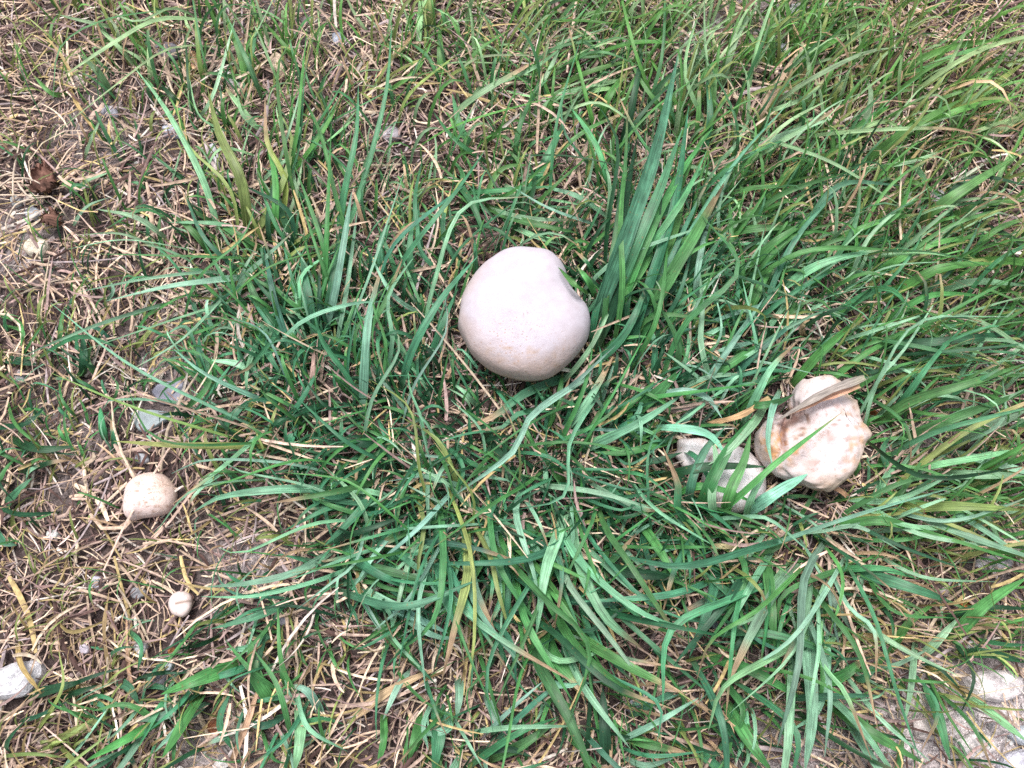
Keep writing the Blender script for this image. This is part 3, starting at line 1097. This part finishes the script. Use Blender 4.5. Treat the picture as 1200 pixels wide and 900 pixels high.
small = [
    ("slate chip with a pale top beside thin grass, above the olive tuft", trace("110,505 180,490 205,525 195,555 150,555 120,540", 160, 20, 4), .006, (.40, .43, .52), M_SLATE),
    ("small blue-grey slate chip among tall dry stalks", trace("925,115 965,105 995,150 965,168 930,160", 160, 20, 4), .006, (.36, .40, .50), M_SLATE),
    ("narrow upright grey slate sliver between blades of the lime tuft", trace("345,610 375,600 400,680 395,720 365,720", 160, 20, 4), .006, (.42, .42, .47), M_SLATE),
    ("dark grey flaky stone behind the arching pale blade", trace("60,110 110,85 180,110 200,150 150,175 90,160", 160, 20, 4), .008, (.15, .14, .17), M_SLATE),
    ("grey-blue pebble on the edge of the crumpled brown leaf", circ(38, 250, 9, 7, 4), .006, (.40, .43, .48), M_STONE),
    ("dull grey pebble above the pebble at the brown leaf", circ(20, 237, 7, 7, 5), .006, (.34, .36, .37), M_STONE),
    ("white pointed pebble with a dark side in dry litter", trace("775,480 820,455 865,460 850,510 815,545 785,520", 0, 660, 5), .007, (.68, .67, .70), M_STONE),
    ("dark slate pebble touching a small greenish chip", trace("865,640 900,615 950,630 990,670 970,710 920,720 880,690", 0, 660, 5), .007, (.15, .15, .19), M_SLATE),
    ("small greenish chip touching the dark slate pebble", trace("965,595 1000,565 1015,600 995,655 970,650", 0, 660, 5), .008, (.42, .47, .50), M_SLATE),
    ("small dark grey pebble next to the tiny cream mushroom button", circ(162, 695, 9, 8, 6), .006, (.22, .22, .24), M_STONE),
    ("lavender-grey chip among criss-crossed dry stalks", circ(115, 683, 8, 8, 16), .006, (.44, .42, .50), M_SLATE),
    ("tiny lavender chip in straw above the white rock", circ(99, 761, 6, 7, 17), .005, (.48, .43, .50), M_SLATE),
    ("pale oval pebble in straw between the white rock and the slate chips", circ(65, 628, 8, 6, 18), .005, (.56, .58, .57), M_STONE),
    ("blue-grey oval pebble on soil right of the button mushroom", circ(350, 618, 9, 7, 19), .005, (.46, .48, .54), M_STONE),
    ("grey chip half buried just above the speckled button mushroom", circ(168, 539, 9, 6, 20), .005, (.38, .40, .44), M_SLATE),
    ("grey pebble beneath the long pale blade", circ(247, 352, 10, 8, 21), .005, (.42, .42, .47), M_STONE),
    ("grey pebble in dark litter below the reaching blades", circ(744, 828, 10, 10, 22), .006, (.36, .36, .42), M_STONE),
    ("dark slate chip under a drooping tuft near the sandy soil", circ(843, 732, 13, 12, 23, rot=.4), .006, (.22, .24, .29), M_SLATE),
    ("dark flat chip between two low tufts in dry litter", circ(330, 727, 12, 7, 24), .005, (.20, .19, .23), M_SLATE),
    ("grey pebble under dry stalks beyond the large mushroom", circ(458, 155, 11, 9, 25), .006, (.42, .38, .42), M_STONE),
    ("pale chip lying in the litter near the leaning fine tuft", circ(1098, 232, 10, 8, 26), .005, (.5, .48, .5), M_STONE),
    ("grey-green pebble in litter right of the long flat tuft", circ(1162, 424, 9, 7, 27), .006, (.38, .42, .42), M_STONE),
    ("greyish slab at the rim of bare soil right of the light tuft", circ(1165, 660, 24, 9, 28), .006, (.40, .38, .42), M_SLATE),
    ("bluish chip beyond the tall upright tuft", circ(918, 62, 12, 6, 29, rot=.9), .006, (.5, .51, .58), M_SLATE),
    ("pale pebble at the foot of the tall upright tuft", circ(930, 16, 10, 7, 30), .006, (.52, .52, .55), M_STONE),
    ("small slate chip in sparse grass left of the lime tuft", circ(124, 127, 12, 7, 32, rot=.3), .006, (.30, .30, .36), M_SLATE),
    ("pale pink stone in litter at the foot of the lime tuft", circ(88, 93, 12, 9, 33), .007, (.48, .40, .37), M_STONE),
    ("pale stone beside the tan stone, crossed by a bluish blade", circ(272, 92, 14, 7, 34, rot=.7), .007, (.54, .50, .52), M_STONE),
    ("small grey pebble near the small dark tuft in dry litter", circ(20, 440, 10, 9, 35), .006, (.38, .39, .40), M_STONE),
    ("reddish-brown bark flake below the small bright broad-bladed tuft", circ(251, 850, 9, 16, 36), .005, (.20, .07, .03), M_STONE),
    ("small orange-brown bark flake by the dark slate pebble", circ(200, 763, 6, 5, 37), .004, (.32, .13, .05), M_STONE),
]
for i, (lab, poly, h, col, m) in enumerate(small):
    nm = "bark_flake" if "bark" in lab else ("slate_chip" if m is M_SLATE else "pebble")
    stone_poly(nm, lab, poly, h, col, m, "small stones and chips on the soil" if nm != "bark_flake" else "bark flakes", cat={"bark_flake": "bark"}.get(nm, "stone"), bevel=.22, seed=60 + i)
sand = [
    ("broad pale pinkish stone with dark pits in the sandy corner", [(1128, 798), (1150, 786), (1180, 787), (1200, 795), (1198, 812), (1175, 822), (1145, 818)], .014, (.64, .58, .59)),
    ("smooth lavender-white stone at the edge of the sandy corner", [(1172, 905), (1180, 885), (1205, 878), (1230, 890), (1225, 915), (1190, 920)], .014, (.62, .61, .70)),
    ("pale bluish stone above the lavender-white stone", [(1185, 862), (1200, 850), (1225, 848), (1230, 868), (1200, 874)], .012, (.56, .60, .66)),
    ("low crusty white stone left of the lavender-white stone", [(1120, 868), (1140, 858), (1165, 862), (1168, 880), (1145, 890), (1122, 884)], .008, (.66, .61, .61)),
    ("low crusty pinkish stone between two hanging blades", [(1070, 845), (1090, 838), (1102, 850), (1096, 866), (1074, 866)], .007, (.56, .49, .48)),
    ("small pink stone above the sandy corner", circ(1153, 754, 9, 6, 44), .006, (.55, .40, .40)),
    ("small pale stone beside the small pink stone", circ(1138, 757, 8, 7, 45), .006, (.52, .5, .52)),
    ("flat crusty stone under the withered yellow blades", [(1062, 818), (1075, 808), (1090, 814), (1088, 828), (1068, 832)], .006, (.55, .49, .47)),
]
for i, (lab, poly, h, col) in enumerate(sand):
    stone_poly("sandy_stone", lab, poly, h, col, M_STONE, "pale stones in the sandy corner", bevel=.28, seed=110 + i)

# ------------------------------------------------------------------ dead leaves, stick, root
def leaf(name, label, quad, col, curl, seed, cat="leaf", group="withered leaves", lift=0.004, crumple=0.5):
    """crumpled sheet with thickness spanned over four photo corners"""
    q = np.array(quad, float)
    n, m = 16, 12
    u, v = np.meshgrid(np.linspace(0, 1, n), np.linspace(0, 1, m))
    v2 = 0.5 + (v - 0.5) * (0.25 + 0.75 * np.sin(np.pi * np.clip(u, 0.03, 0.97)) ** 0.5)
    P = ((1 - u) * (1 - v2))[..., None] * q[0] + (u * (1 - v2))[..., None] * q[1] + (u * v2)[..., None] * q[2] + ((1 - u) * v2)[..., None] * q[3]
    W = unproject(P[..., 0], P[..., 1], np.zeros_like(u)).reshape(-1, 3)
    c = W.mean(0)
    edge = (np.maximum(np.abs(u - .5), np.abs(v - .5)).ravel() * 2) ** 3
    W[:, :2] -= (W[:, :2] - c[:2]) * (edge * rng.uniform(0, .45, len(W)))[:, None]
    nz = smooth_noise(W - c, 110, seed, 3)
    W[:, 2] = ground_z(W[:, 0], W[:, 1]) + lift + np.abs(nz) * 0.006 * crumple + curl * (np.abs(v - 0.5).ravel() * 2) ** 2
    top = W
    bot = W - np.array([0, 0, 0.0006])
    V = np.vstack([top, bot])
    i = np.arange(n * m).reshape(m, n)
    F = np.stack([i[:-1, :-1], i[1:, :-1], i[1:, 1:], i[:-1, 1:]], -1).reshape(-1, 4)
    Fb = F[:, ::-1] + n * m
    e = np.concatenate([i[0], i[1:, -1], i[-1, ::-1][1:], i[::-1, 0][1:-1]])
    e2 = np.roll(e, -1)
    Fs = np.stack([e, e2, e2 + n * m, e + n * m], -1)
    base = np.array([c[0], c[1], float(ground_z(c[0], c[1]))])
    cc = np.array(col) * (1 + 0.5 * smooth_noise(V - c, 190, seed + 4, 3))[:, None]
    st = np.stack([np.tile((v2 * 2 - 1).ravel(), 2), np.tile(u.ravel(), 2), np.full(2 * n * m, seed)], -1)
    o = mesh_obj(name, V - base, np.vstack([F, Fb, Fs]), M_LEAF, None, base, cols=np.clip(cc, .01, .9), st=st)
    return tag(o, label, cat, group)


leaf("dead_leaf", "crumpled reddish-brown dead leaf under pale rootlets", [(38, 200), (74, 196), (80, 240), (42, 244)], (0.17, 0.090, 0.070), 0.005, 3, crumple=2.2)
leaf("dead_leaf", "smaller dark reddish-brown leaf scrap below the crumpled brown leaf", [(50, 248), (76, 246), (84, 280), (58, 280)], (0.15, 0.080, 0.062), 0.004, 4, crumple=2.0)
leaf("dead_leaf", "small orange-brown leaf scrap tucked under the torn mushroom rim", [(1008, 482), (1040, 480), (1038, 496), (1010, 498)], (0.30, 0.11, 0.03), 0.002, 5)
leaf("dead_leaf", "withered tan leaf lying on sandy soil next to the flat tuft", [(896, 815), (906, 812), (938, 862), (926, 872)], (0.55, 0.40, 0.29), 0.004, 7)
leaf("dead_leaf", "small curled buff leaf right of the speckled button mushroom", [(222, 574), (240, 570), (238, 592), (226, 594)], (0.52, 0.34, 0.20), 0.004, 9)
leaf("dead_leaf", "curled straw-coloured leaf scrap left of the speckled button mushroom", [(46, 535), (76, 528), (62, 556), (50, 552)], (0.60, 0.46, 0.30), 0.006, 11)
leaf("dead_leaf", "buff leaf scrap at the foot of the lime tuft", [(222, 62), (234, 60), (234, 86), (222, 88)], (0.55, 0.36, 0.22), 0.004, 13)
leaf("dead_leaf", "tan leaf scrap lying behind the large white mushroom", [(575, 172), (592, 178), (590, 196), (573, 190)], (0.42, 0.29, 0.20), 0.003, 15)
leaf("dead_leaf", "orange-brown leaf scrap in litter below the light tuft", [(1118, 700), (1140, 712), (1134, 722), (1112, 708)], (0.45, 0.17, 0.06), 0.003, 17)
leaf("dead_leaf", "dark red-brown scrap of leaf in the shade of long flat blades", [(1062, 596), (1090, 600), (1088, 612), (1060, 608)], (0.24, 0.08, 0.03), 0.003, 19)


def tube(pts, radii, nseg=7):
    pts = np.asarray(pts, float)
    T = norm(np.gradient(pts, axis=0))
    a = norm(np.cross(T, np.array([0.13, 0.21, 1.0])))
    b = np.cross(T, a)
    th = np.arange(nseg) / nseg * 2 * math.pi
    V = pts[:, None] + (a[:, None] * np.cos(th)[None, :, None] + b[:, None] * np.sin(th)[None, :, None]) * np.asarray(radii)[:, None, None]
    k = len(pts)
    i = np.arange(k * nseg).reshape(k, nseg); j = np.roll(i, -1, 1)
    F = np.stack([i[:-1], j[:-1], j[1:], i[1:]], -1).reshape(-1, 4)
    V = V.reshape(-1, 3)
    caps = [tuple(i[0][::-1].tolist()), tuple(i[-1].tolist())]
    return V, F.tolist() + caps


# branching rootlets
V_, F_ = [], []
for pl in ([(27, 247), (28, 215), (33, 190), (38, 165)], [(28, 215), (10, 222), (-8, 232)], [(28, 222), (45, 222), (60, 228)], [(28, 220), (12, 232), (2, 236)],
           [(31, 225), (40, 238), (50, 244), (72, 242), (84, 262)], [(33, 190), (20, 180), (0, 174)], [(50, 244), (30, 252), (18, 275), (24, 285)]):
    c = spline(np.array([(a, b, 0) for a, b in pl], float), 9)
    P = unproject(c[:, 0], c[:, 1], np.zeros(9))
    P[:, 2] = ground_z(P[:, 0], P[:, 1]) + 0.016
    P[-1, 2] -= .008; P[0, 2] -= 0.001
    v, f = tube(P, np.linspace(.0010, .0006, 9), 6)
    F_ += [tuple(int(q) + sum(len(x) for x in V_) for q in ff) for ff in f]
    V_.append(v)
V_ = np.vstack(V_)
base = V_.mean(0); base[2] = V_[:, 2].min()
tag(mesh_obj("dry_root", V_ - base, F_, M_STRAW, None, base, cols=np.tile([.55, .45, .36], (len(V_), 1))), "pale branching dry root spread over the crumpled brown leaf", "root")

# withered single blades that lie loose
DRY = """
1014,442 967,460 908,494|9|k|0.058,0.058,0.040|flat grey-pink dry stalk lying across the torn mushroom
1008,452 965,468 925,486|6|t|0.056,0.054,0.046|thin tan sliver lying beside the flat grey-pink stalk on the torn mushroom
902,466 867,487 815,500|8|o|0.044,0.036,0.012|brown dry stalk pointing at the split of the torn mushroom
890,163 900,120 931,66|13|t|0.03|broad dry tan leaf blade standing between green clumps
400,853 450,813 513,782|9|t|0.02|thick bent dry blade below the fan with the withered yellow blade
415,788 445,784 480,780|5|t|0.015|short dry stalk joining the thick bent dry blade
1170,180 1140,200 1103,223|4|w|0.02|straight pale dry stalk over the sprawling tuft
1080,780 1105,790 1132,816|8|o|0.02|withered yellow blade at the foot of the sandy stones
1065,745 1040,742 1005,750|7|o|0.02|yellow-brown withered blade left of the sandy corner
270,897 290,845 305,800|7|t|0.02|long tan dry blade right of the small bright broad-bladed tuft
130,800 122,740 128,690|5|o|0.015|golden stalk leaning over litter near the white rock
20,750 25,780 50,815|6|o|0.022|bent golden stalk crossing the white rock
160,820 150,780 148,715|4|t|0.012|curved tan stalk beside the white pointed pebble
55,700 80,740 130,725|4|o|0.012|thin golden stalk in litter above the white rock
85,810 130,800 140,770|4|t|0.012|tan stalk in the thick straw right of the white rock
360,480 366,440 368,405|9|k|0.03|brown withered blade standing in the blue-green tuft
945,400 940,385 952,365|8|t|0.03|small tan withered blade behind the torn mushroom
455,400 440,415 412,430|6|t|0.03|tan stub of a stalk left of the large white mushroom
520,450 530,430 540,412|6|t|0.02|tan stub of a stalk touching the large white mushroom's shadow
680,437 655,433 630,442|4|w|0.03|pale curved stalk under the front rim of the large mushroom
1055,415 1030,412 1015,418|7|t|0.02|broad tan dry blade behind the end of the flat grey-pink stalk
880,720 870,700 862,690|5|t|0.02|short tan dry blade in the dark green tuft below the mushrooms
820,640 845,640 868,642|6|t|0.03|flat tan dry blade in front of the half-hidden mushrooms
465,150 480,110 540,60|5|y|0.025|slanting yellowish stalk beyond the large mushroom
500,20 480,45 437,95|5|t|0.02|slanting tan stalk crossing the yellowish stalk
80,100 95,130 120,165|5|o|0.02|golden withered stalk in the thin olive grass
10,350 60,330 110,322|4|k|0.008|grey stalk lying along the bare soil below the cream stone
1000,590 985,575 965,570|5|t|0.02|tan scrap of stalk in front of the torn mushroom
175,455 182,440 198,430|4|t|0.008|bent tan straw touching the bluish slate chip
1100,150 1120,155 1112,163|5|t|0.015|curled buff stalk in the bright green clump
"""
for line in DRY.strip().splitlines():
    a = line.split('|')
    pts = [tuple(float(v) for v in p.split(',')) for p in a[0].split()]
    p0 = up1(*pts[0])
    loc = np.array([p0[0], p0[1], float(ground_z(p0[0], p0[1]))])

    # build in the blade's own frame
    k = 12
    c2 = spline(np.array([(x, y, 0) for x, y in pts], float), k)
    t = np.linspace(0, 1, k)
    b = unproject(c2[:, 0], c2[:, 1], 0 * t)
    if ',' in a[3]:
        h = np.interp(t, [0, .5, 1], [float(v) for v in a[3].split(',')])
    else:
        h = arch(t, float(a[3]), .6, .7) + ground_z(b[:, 0], b[:, 1])
        h[0] -= 0.002
    P = unproject(c2[:, 0], c2[:, 1], np.maximum(h, ground_z(b[:, 0], b[:, 1]) + np.where(t > 0, .003, -.002)))
    Wd = float(a[1]) * MPP * profile(t, .8, 4) * (1 + .12 * rng.normal(0, 1, k))
    V, F = ribbons(P[None], np.maximum(Wd, .0004)[None], (random.gauss(0, .2) + random.gauss(0, .5) * t)[None], random.uniform(.2, .35))
    st = np.stack([np.tile([-1, 0, 1], k), np.repeat(t * 4, 3), np.full(3 * k, random.random() * 40)], -1)
    o = mesh_obj("dry_stalk", V.reshape(-1, 3) - loc, F, M_DRY, None, loc, cols=blade_colors(a[2], t, .1, False), st=st)
    tag(o, a[4], "dry grass", "withered blades and stalks")

# ------------------------------------------------------------------ litter and undergrowth (uncountable)
def area_points(n, xr=(-0.95, 0.95), yr=(-0.75, 0.95)):
    return rng.uniform(xr[0], xr[1], n), rng.uniform(yr[0], yr[1], n)


def keep_off(x, y, zones, f=0.9):
    ok = np.ones(len(x), bool)
    for a, b, r, rim in zones:
        ok &= np.hypot(x - a, y - b) > r * f
    return ok


STRAW = np.array([(.56, .41, .31), (.47, .34, .28), (.34, .235, .22), (.20, .125, .115), (.68, .54, .41), (.50, .38, .18), (.10, .055, .048), (.42, .34, .35), (.68, .60, .54)])
SW = np.array([.16, .14, .14, .13, .11, .08, .14, .07, .05])


def straw_mat(name, n, Lmean, Wmm, zmax, label, xr, yr, thin=None, seed=0):
    x, y = rng.uniform(*xr, n), rng.uniform(*yr, n)
    px, py = project(np.stack([x, y, 0 * x], -1))
    p = 1 - 0.78 * np.clip(blob(px, py, PALE), 0, 1)
    ok = (rng.random(n) < p) & keep_off(x, y, [(a, b, r, q) for a, b, r, q in CLEAR], 0.8)
    for dx, dy, r, d in DIPS: ok &= np.hypot(x - dx, y - dy) > r
    x, y = x[ok], y[ok]; n = len(x)
    L = Lmean * np.exp(rng.normal(0, 0.55, n))
    th = 2.2 * np.sin(x * 13 + 1.1 * np.sin(y * 17)) + 1.9 * np.sin(y * 11 + 2 + x * 6) + rng.normal(0, .8, n)
    k = 5
    t = np.linspace(-.5, .5, k)
    bend = rng.normal(0, 0.20, n) * np.where(rng.random(n) < .15, 3.5, 1)
    ang = th[:, None] + bend[:, None] * t[None] * 2
    # integrate direction
    dx = np.cumsum(np.cos(ang), 1); dy = np.cumsum(np.sin(ang), 1)
    dx -= dx.mean(1, keepdims=True); dy -= dy.mean(1, keepdims=True)
    X = x[:, None] + dx * L[:, None] / k
    Y = y[:, None] + dy * L[:, None] / k
    slope = rng.normal(0, 0.12, n)
    lift = rng.uniform(0, 1, n) ** 1.6 * zmax
    Z = ground_z(X, Y) + 0.0012 + np.maximum(0, lift[:, None] + slope[:, None] * t[None] * L[:, None] + rng.normal(0, .0008, (n, k)))
    P = np.stack([X, Y, Z], -1)
    W = (Wmm / 1000 * np.exp(rng.normal(0, .35, n)))[:, None] * np.array([.75, 1, 1, .95, .55])[None]
    V, F = ribbons(P, W, rng.normal(0, .5, (n, 1)) * np.ones((1, k)), -0.3)
    c = STRAW[rng.choice(len(STRAW), n, p=SW / SW.sum())] * np.exp(rng.normal(0, .22, (n, 1)))
    o = mesh_obj(name, V.reshape(-1, 3), F, M_STRAW, cols=np.repeat(c, k * 3, 0))
    return tag(o, label, "straw", kind="stuff")


IN_X, IN_Y = (-0.56, 0.56), (-0.42, 0.52)
straw_mat("straw_litter", 27000, 0.021, 1.15, 0.009, "matted short dry straw and dead stalks covering the soil", IN_X, IN_Y)
straw_mat("straw_stalks", 4200, 0.045, 1.7, 0.016, "longer pale dry stalks strewn over the matted litter", IN_X, IN_Y)
straw_mat("outer_litter", 9000, 0.034, 1.7, 0.012, "dry straw litter continuing away from the mushrooms", (-1.3, 1.3), (-1.1, 1.5))

# dead sheaths and stalks caught up among the green blades
def caught(n):
    hp = [heroes[i] for i in rng.integers(0, len(heroes), n)]
    x = np.array([up1(p[0][0][0] + random.gauss(0, 55), p[0][0][1] + random.gauss(0, 50))[:2] for p in hp])
    ang = np.array([math.atan2(-(p[0][-1][1] - p[0][0][1]), p[0][-1][0] - p[0][0][0]) for p in hp]) + rng.normal(0, .8, n)
    k = 6
    t = np.linspace(0, 1, k)
    L = 0.035 * np.exp(rng.normal(0, .45, n))
    a = ang[:, None] + rng.normal(0, .5, (n, 1)) * t[None]
    X = x[:, :1] + np.cumsum(np.cos(a), 1) / k * L[:, None]; Y = x[:, 1:] + np.cumsum(np.sin(a), 1) / k * L[:, None]
    z0 = rng.uniform(0, .022, n)
    Z = ground_z(X, Y) + z0[:, None] + (rng.uniform(-.1, .5, n) * L)[:, None] * t[None] + .003
    ok = np.ones(n, bool)
    for cx, cy, r, rim in ZONES:
        ok &= ~np.any(np.hypot(X - cx, Y - cy) < r + .003, 1)
    P = np.stack([X, Y, Z], -1)[ok]; n = len(P)
    W = (rng.uniform(.9, 2.9, n) / 1000)[:, None] * np.array([.8, 1, 1, .9, .7, .3])[None]
    V, F = ribbons(P, W, rng.normal(0, .5, (n, 1)) + rng.normal(0, .6, (n, 1)) * t[None], .25)
    c = STRAW[rng.choice([0, 1, 2, 4, 5, 8], n, p=[.25, .2, .15, .2, .15, .05])] * np.exp(rng.normal(0, .2, (n, 1)))
    o = mesh_obj("caught_straw", V.reshape(-1, 3), F, M_STRAW, cols=np.repeat(c, k * 3, 0))
    tag(o, "dead sheaths and dry stalks caught among the green blades", "straw", kind="stuff")


caught(1900)

# crumbs of soil and grit
def crumbs(n, xr, yr):
    x, y = rng.uniform(*xr, n), rng.uniform(*yr, n)
    px, py = project(np.stack([x, y, 0 * x], -1))
    pl = blob(px, py, PALE)
    ok = (rng.random(n) < 0.25 + pl) & keep_off(x, y, CLEAR, .8)
    x, y, pl = x[ok], y[ok], pl[ok]; n = len(x)
    r = 0.0009 * np.exp(rng.normal(0, .6, n))
    octa = np.array([(1, 0, 0), (0, 1, 0), (-1, 0, 0), (0, -1, 0), (0, 0, .8), (0, 0, -.8), (.6, .6, .5), (-.6, -.6, .45)])
    # an uneven dome of eight corners
    V = octa[None] * (r[:, None, None]) * (1 + rng.normal(0, .25, (n, 8, 3)))
    V += np.stack([x, y, ground_z(x, y) + r * .4], -1)[:, None]
    fc = np.array([(0, 6, 4), (6, 1, 4), (1, 2, 4), (2, 7, 4), (7, 3, 4), (3, 0, 4), (0, 1, 6), (2, 3, 7), (1, 0, 5), (2, 1, 5), (3, 2, 5), (0, 3, 5)])
    F = (np.arange(n)[:, None, None] * 8 + fc[None]).reshape(-1, 3)
    c = np.array([.25, .195, .185]) * (1 - np.minimum(pl[:, None], 1)) + np.array([.62, .57, .58]) * pl[:, None]
    c = c * np.exp(rng.normal(0, .5, (n, 1)))
    o = mesh_obj("soil_crumbs", V.reshape(-1, 3), F, M_STONE, cols=np.repeat(np.clip(c, .02, .8), 8, 0), smooth=False)
    tag(o, "loose grit and crumbs of dry grey-brown soil", "soil", kind="stuff")


crumbs(60000, IN_X, IN_Y)


# thin undergrowth grass
def thin_grass(name, roots, dirs, L, wmm, classes, label, hratio=(.25, .8)):
    n = len(roots)
    k = 7
    t = np.linspace(0, 1, k)
    x0, y0 = roots[:, 0], roots[:, 1]
    hr = rng.uniform(hratio[0], hratio[1], n)
    curl = rng.normal(0, .5, n)
    ang = dirs[:, None] + curl[:, None] * t[None]
    sx = np.cumsum(np.cos(ang), 1) / k * L[:, None]; sy = np.cumsum(np.sin(ang), 1) / k * L[:, None]
    sx -= sx[:, :1]; sy -= sy[:, :1]
    hor = np.sqrt(np.clip(1 - hr ** 2, .1, 1))[:, None]
    X = x0[:, None] + sx * hor; Y = y0[:, None] + sy * hor
    pk = rng.uniform(.5, .9, n)[:, None]
    hh = np.where(t[None] < pk, 1 - (1 - t[None] / pk) ** 2, 1 - ((t[None] - pk) / (1 - pk)) ** 2 * .4)
    Z = ground_z(X, Y) + hh * (hr * L * .8)[:, None] + .002
    Z[:, 0] -= .005
    P = np.stack([X, Y, Z], -1)
    ok = np.ones(n, bool)
    for a, b, r, rim in ZONES:
        d = np.hypot(X - a, Y - b)
        ok &= ~np.any((d < r + .004) & (Z > rim - .012), 1)
    ok &= keep_off(x0, y0, ZONES, .5) & keep_off(x0, y0, CLEAR, 1.0)
    qx, qy = project(np.stack([x0, y0, 0 * x0], -1))
    ok &= rng.random(n) > blob(qx, qy, BARE)
    P = P[ok]; n = len(P)
    W = (wmm[ok] / 1000)[:, None] * profile(t, .7, 2.5)[None]
    W = np.maximum(W, .0002)
    V, F = ribbons(P, W, rng.normal(0, .6, (n, 1)) + rng.normal(0, .7, (n, 1)) * t[None], .15)
    base = np.array([PAL[c] for c in classes])[ok] * np.exp(rng.normal(0, .2, (n, 1)))
    bx, by = project(np.stack([x0, y0, 0 * x0], -1)[ok])
    isg = np.isin(np.array(list(classes))[ok], list('gbld'))[:, None]
    base = np.where(isg, base * turf_tone(bx, by), base)
    c = np.repeat(base[:, None], k, 1)
    wi = (rng.random(n) < .25)[:, None, None] * np.clip((t - .65) / .15, 0, 1)[None, :, None]
    c = c * (1 - wi) + TAN * wi
    st = np.stack([np.tile([-1, 0, 1], n * k), np.tile(np.repeat(t * 2, 3), n), np.repeat(rng.uniform(0, 50, n), k * 3)], -1)
    o = mesh_obj(name, V.reshape(-1, 3), F, M_GRASS, cols=np.repeat(c.reshape(-1, 3), 3, 0), st=st)
    return tag(o, label, "grass", kind="stuff")


# undergrowth that follows the traced flow
roots, dirs, Ls, wm, cl = [], [], [], [], []
for pts, w, cls, h in heroes:
    a = up1(*pts[0]); b = up1(*pts[-1])
    mid = math.exp(-(((pts[0][0] - 600) / 330) ** 2 + ((pts[0][1] - 450) / 230) ** 2))
    for j in range(10 + int(24 * mid)):
        roots.append((a[0] + random.gauss(0, .028) + (b[0] - a[0]) * random.uniform(-.1, .6), a[1] + random.gauss(0, .028) + (b[1] - a[1]) * random.uniform(-.1, .6)))
        dirs.append(math.atan2(b[1] - a[1], b[0] - a[0]) + random.gauss(0, .75))
        Ls.append(random.uniform(.02, .065))
        wm.append(random.uniform(1.0, 3.6))
        cl.append(random.choice('gbddddb' if mid > .5 else 'ggbbddyl' if cls != 'y' else 'gyyydl'))  # mostly dark greens near the middle: shade between tufts put into the colour
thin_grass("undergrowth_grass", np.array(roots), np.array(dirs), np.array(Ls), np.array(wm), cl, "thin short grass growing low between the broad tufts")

# thin olive grass patches (px centre, spread px, count, direction deg, classes)
roots, dirs, Ls, wm, cl = [], [], [], [], []
for x, y, sx, sy, n, dg, cs, L0, L1, w1 in (
        (70, 50, 90, 60, 420, 75, 'yyygt', .02, .07, 2.6), (150, 210, 90, 80, 330, 110, 'ygydt', .02, .06, 2.4), (420, 40, 130, 50, 480, 80, 'yygglt', .03, .09, 3.0),
        (300, 120, 110, 90, 300, 100, 'ggylb', .03, .09, 3.6), (480, 220, 110, 80, 420, 80, 'ggylbt', .03, .08, 3.2), (650, 190, 90, 80, 380, 60, 'gglyb', .03, .10, 3.6),
        (720, 50, 130, 55, 700, 45, 'yggll', .04, .12, 3.8), (900, 60, 100, 70, 500, 55, 'ygglt', .04, .11, 3.6), (1100, 60, 110, 70, 720, 28, 'yggylt', .04, .12, 3.4),
        (1110, 200, 100, 90, 640, 28, 'ygglt', .04, .12, 3.4), (930, 230, 110, 80, 520, 40, 'ggylb', .04, .11, 3.8), (1090, 370, 100, 80, 520, 18, 'ygglb', .04, .12, 3.6),
        (1120, 520, 90, 70, 420, 12, 'yggll', .04, .11, 3.4), (820, 330, 100, 70, 380, 50, 'ggbld', .04, .11, 4.0),
        (80, 420, 80, 90, 260, 80, 'ygytd', .02, .05, 2.2), (60, 700, 70, 90, 220, 60, 'yotty', .02, .05, 1.8),
        (320, 620, 90, 70, 160, 200, 'ygto', .02, .06, 2.4), (450, 820, 90, 70, 220, 240, 'ygot', .02, .06, 2.4), (1060, 730, 80, 50, 260, 330, 'yyogt', .03, .08, 2.6),
        (1120, 640, 80, 60, 260, 0, 'yggt', .03, .09, 3.0), (800, 620, 90, 60, 260, 330, 'ggyd', .03, .09, 3.4), (780, 830, 100, 60, 240, 300, 'ggydt', .03, .08, 3.0),
        (560, 620, 150, 90, 420, 270, 'ggbldb', .04, .10, 3.8), (380, 450, 80, 90, 380, 120, 'ggbldb', .03, .09, 3.6), (120, 870, 110, 40, 180, 30, 'yyot', .02, .06, 2.4)):
    for j in range(int(n * (.45 if y < 300 else .75))):
        p = up1(random.gauss(x, sx), random.gauss(y, sy))
        roots.append((p[0], p[1])); dirs.append(math.radians(dg) + random.gauss(0, .6))
        Ls.append(random.uniform(L0, L1)); wm.append(random.uniform(.8, w1)); cl.append(random.choice(cs))
thin_grass("olive_grass", np.array(roots), np.array(dirs), np.array(Ls), np.array(wm), cl, "fine fresh and yellowish-green grass scattered over the dry litter")

# the meadow goes on beyond the view
roots, dirs, Ls, wm, cl = [], [], [], [], []
rr = random.Random(5)
for j in range(260):
    while True:
        cx, cy = rr.uniform(-1.4, 1.4), rr.uniform(-1.2, 1.6)
        ax, ay = project(np.array([[cx, cy, 0.0]]))
        if not (-40 < ax[0] < 1240 and -40 < ay[0] < 940): break
    d0 = rr.uniform(0, 6.28)
    for q in range(26):
        roots.append((cx + rr.gauss(0, .03), cy + rr.gauss(0, .03))); dirs.append(d0 + rr.gauss(0, .8))
        Ls.append(rr.uniform(.04, .12)); wm.append(rr.uniform(2, 7)); cl.append(rr.choice('ggbldy'))
thin_grass("outer_grass", np.array(roots), np.array(dirs), np.array(Ls), np.array(wm), cl, "grass clumps going on around the mushroom patch")

print("blades", N_BL, "objects", len(scene.objects))
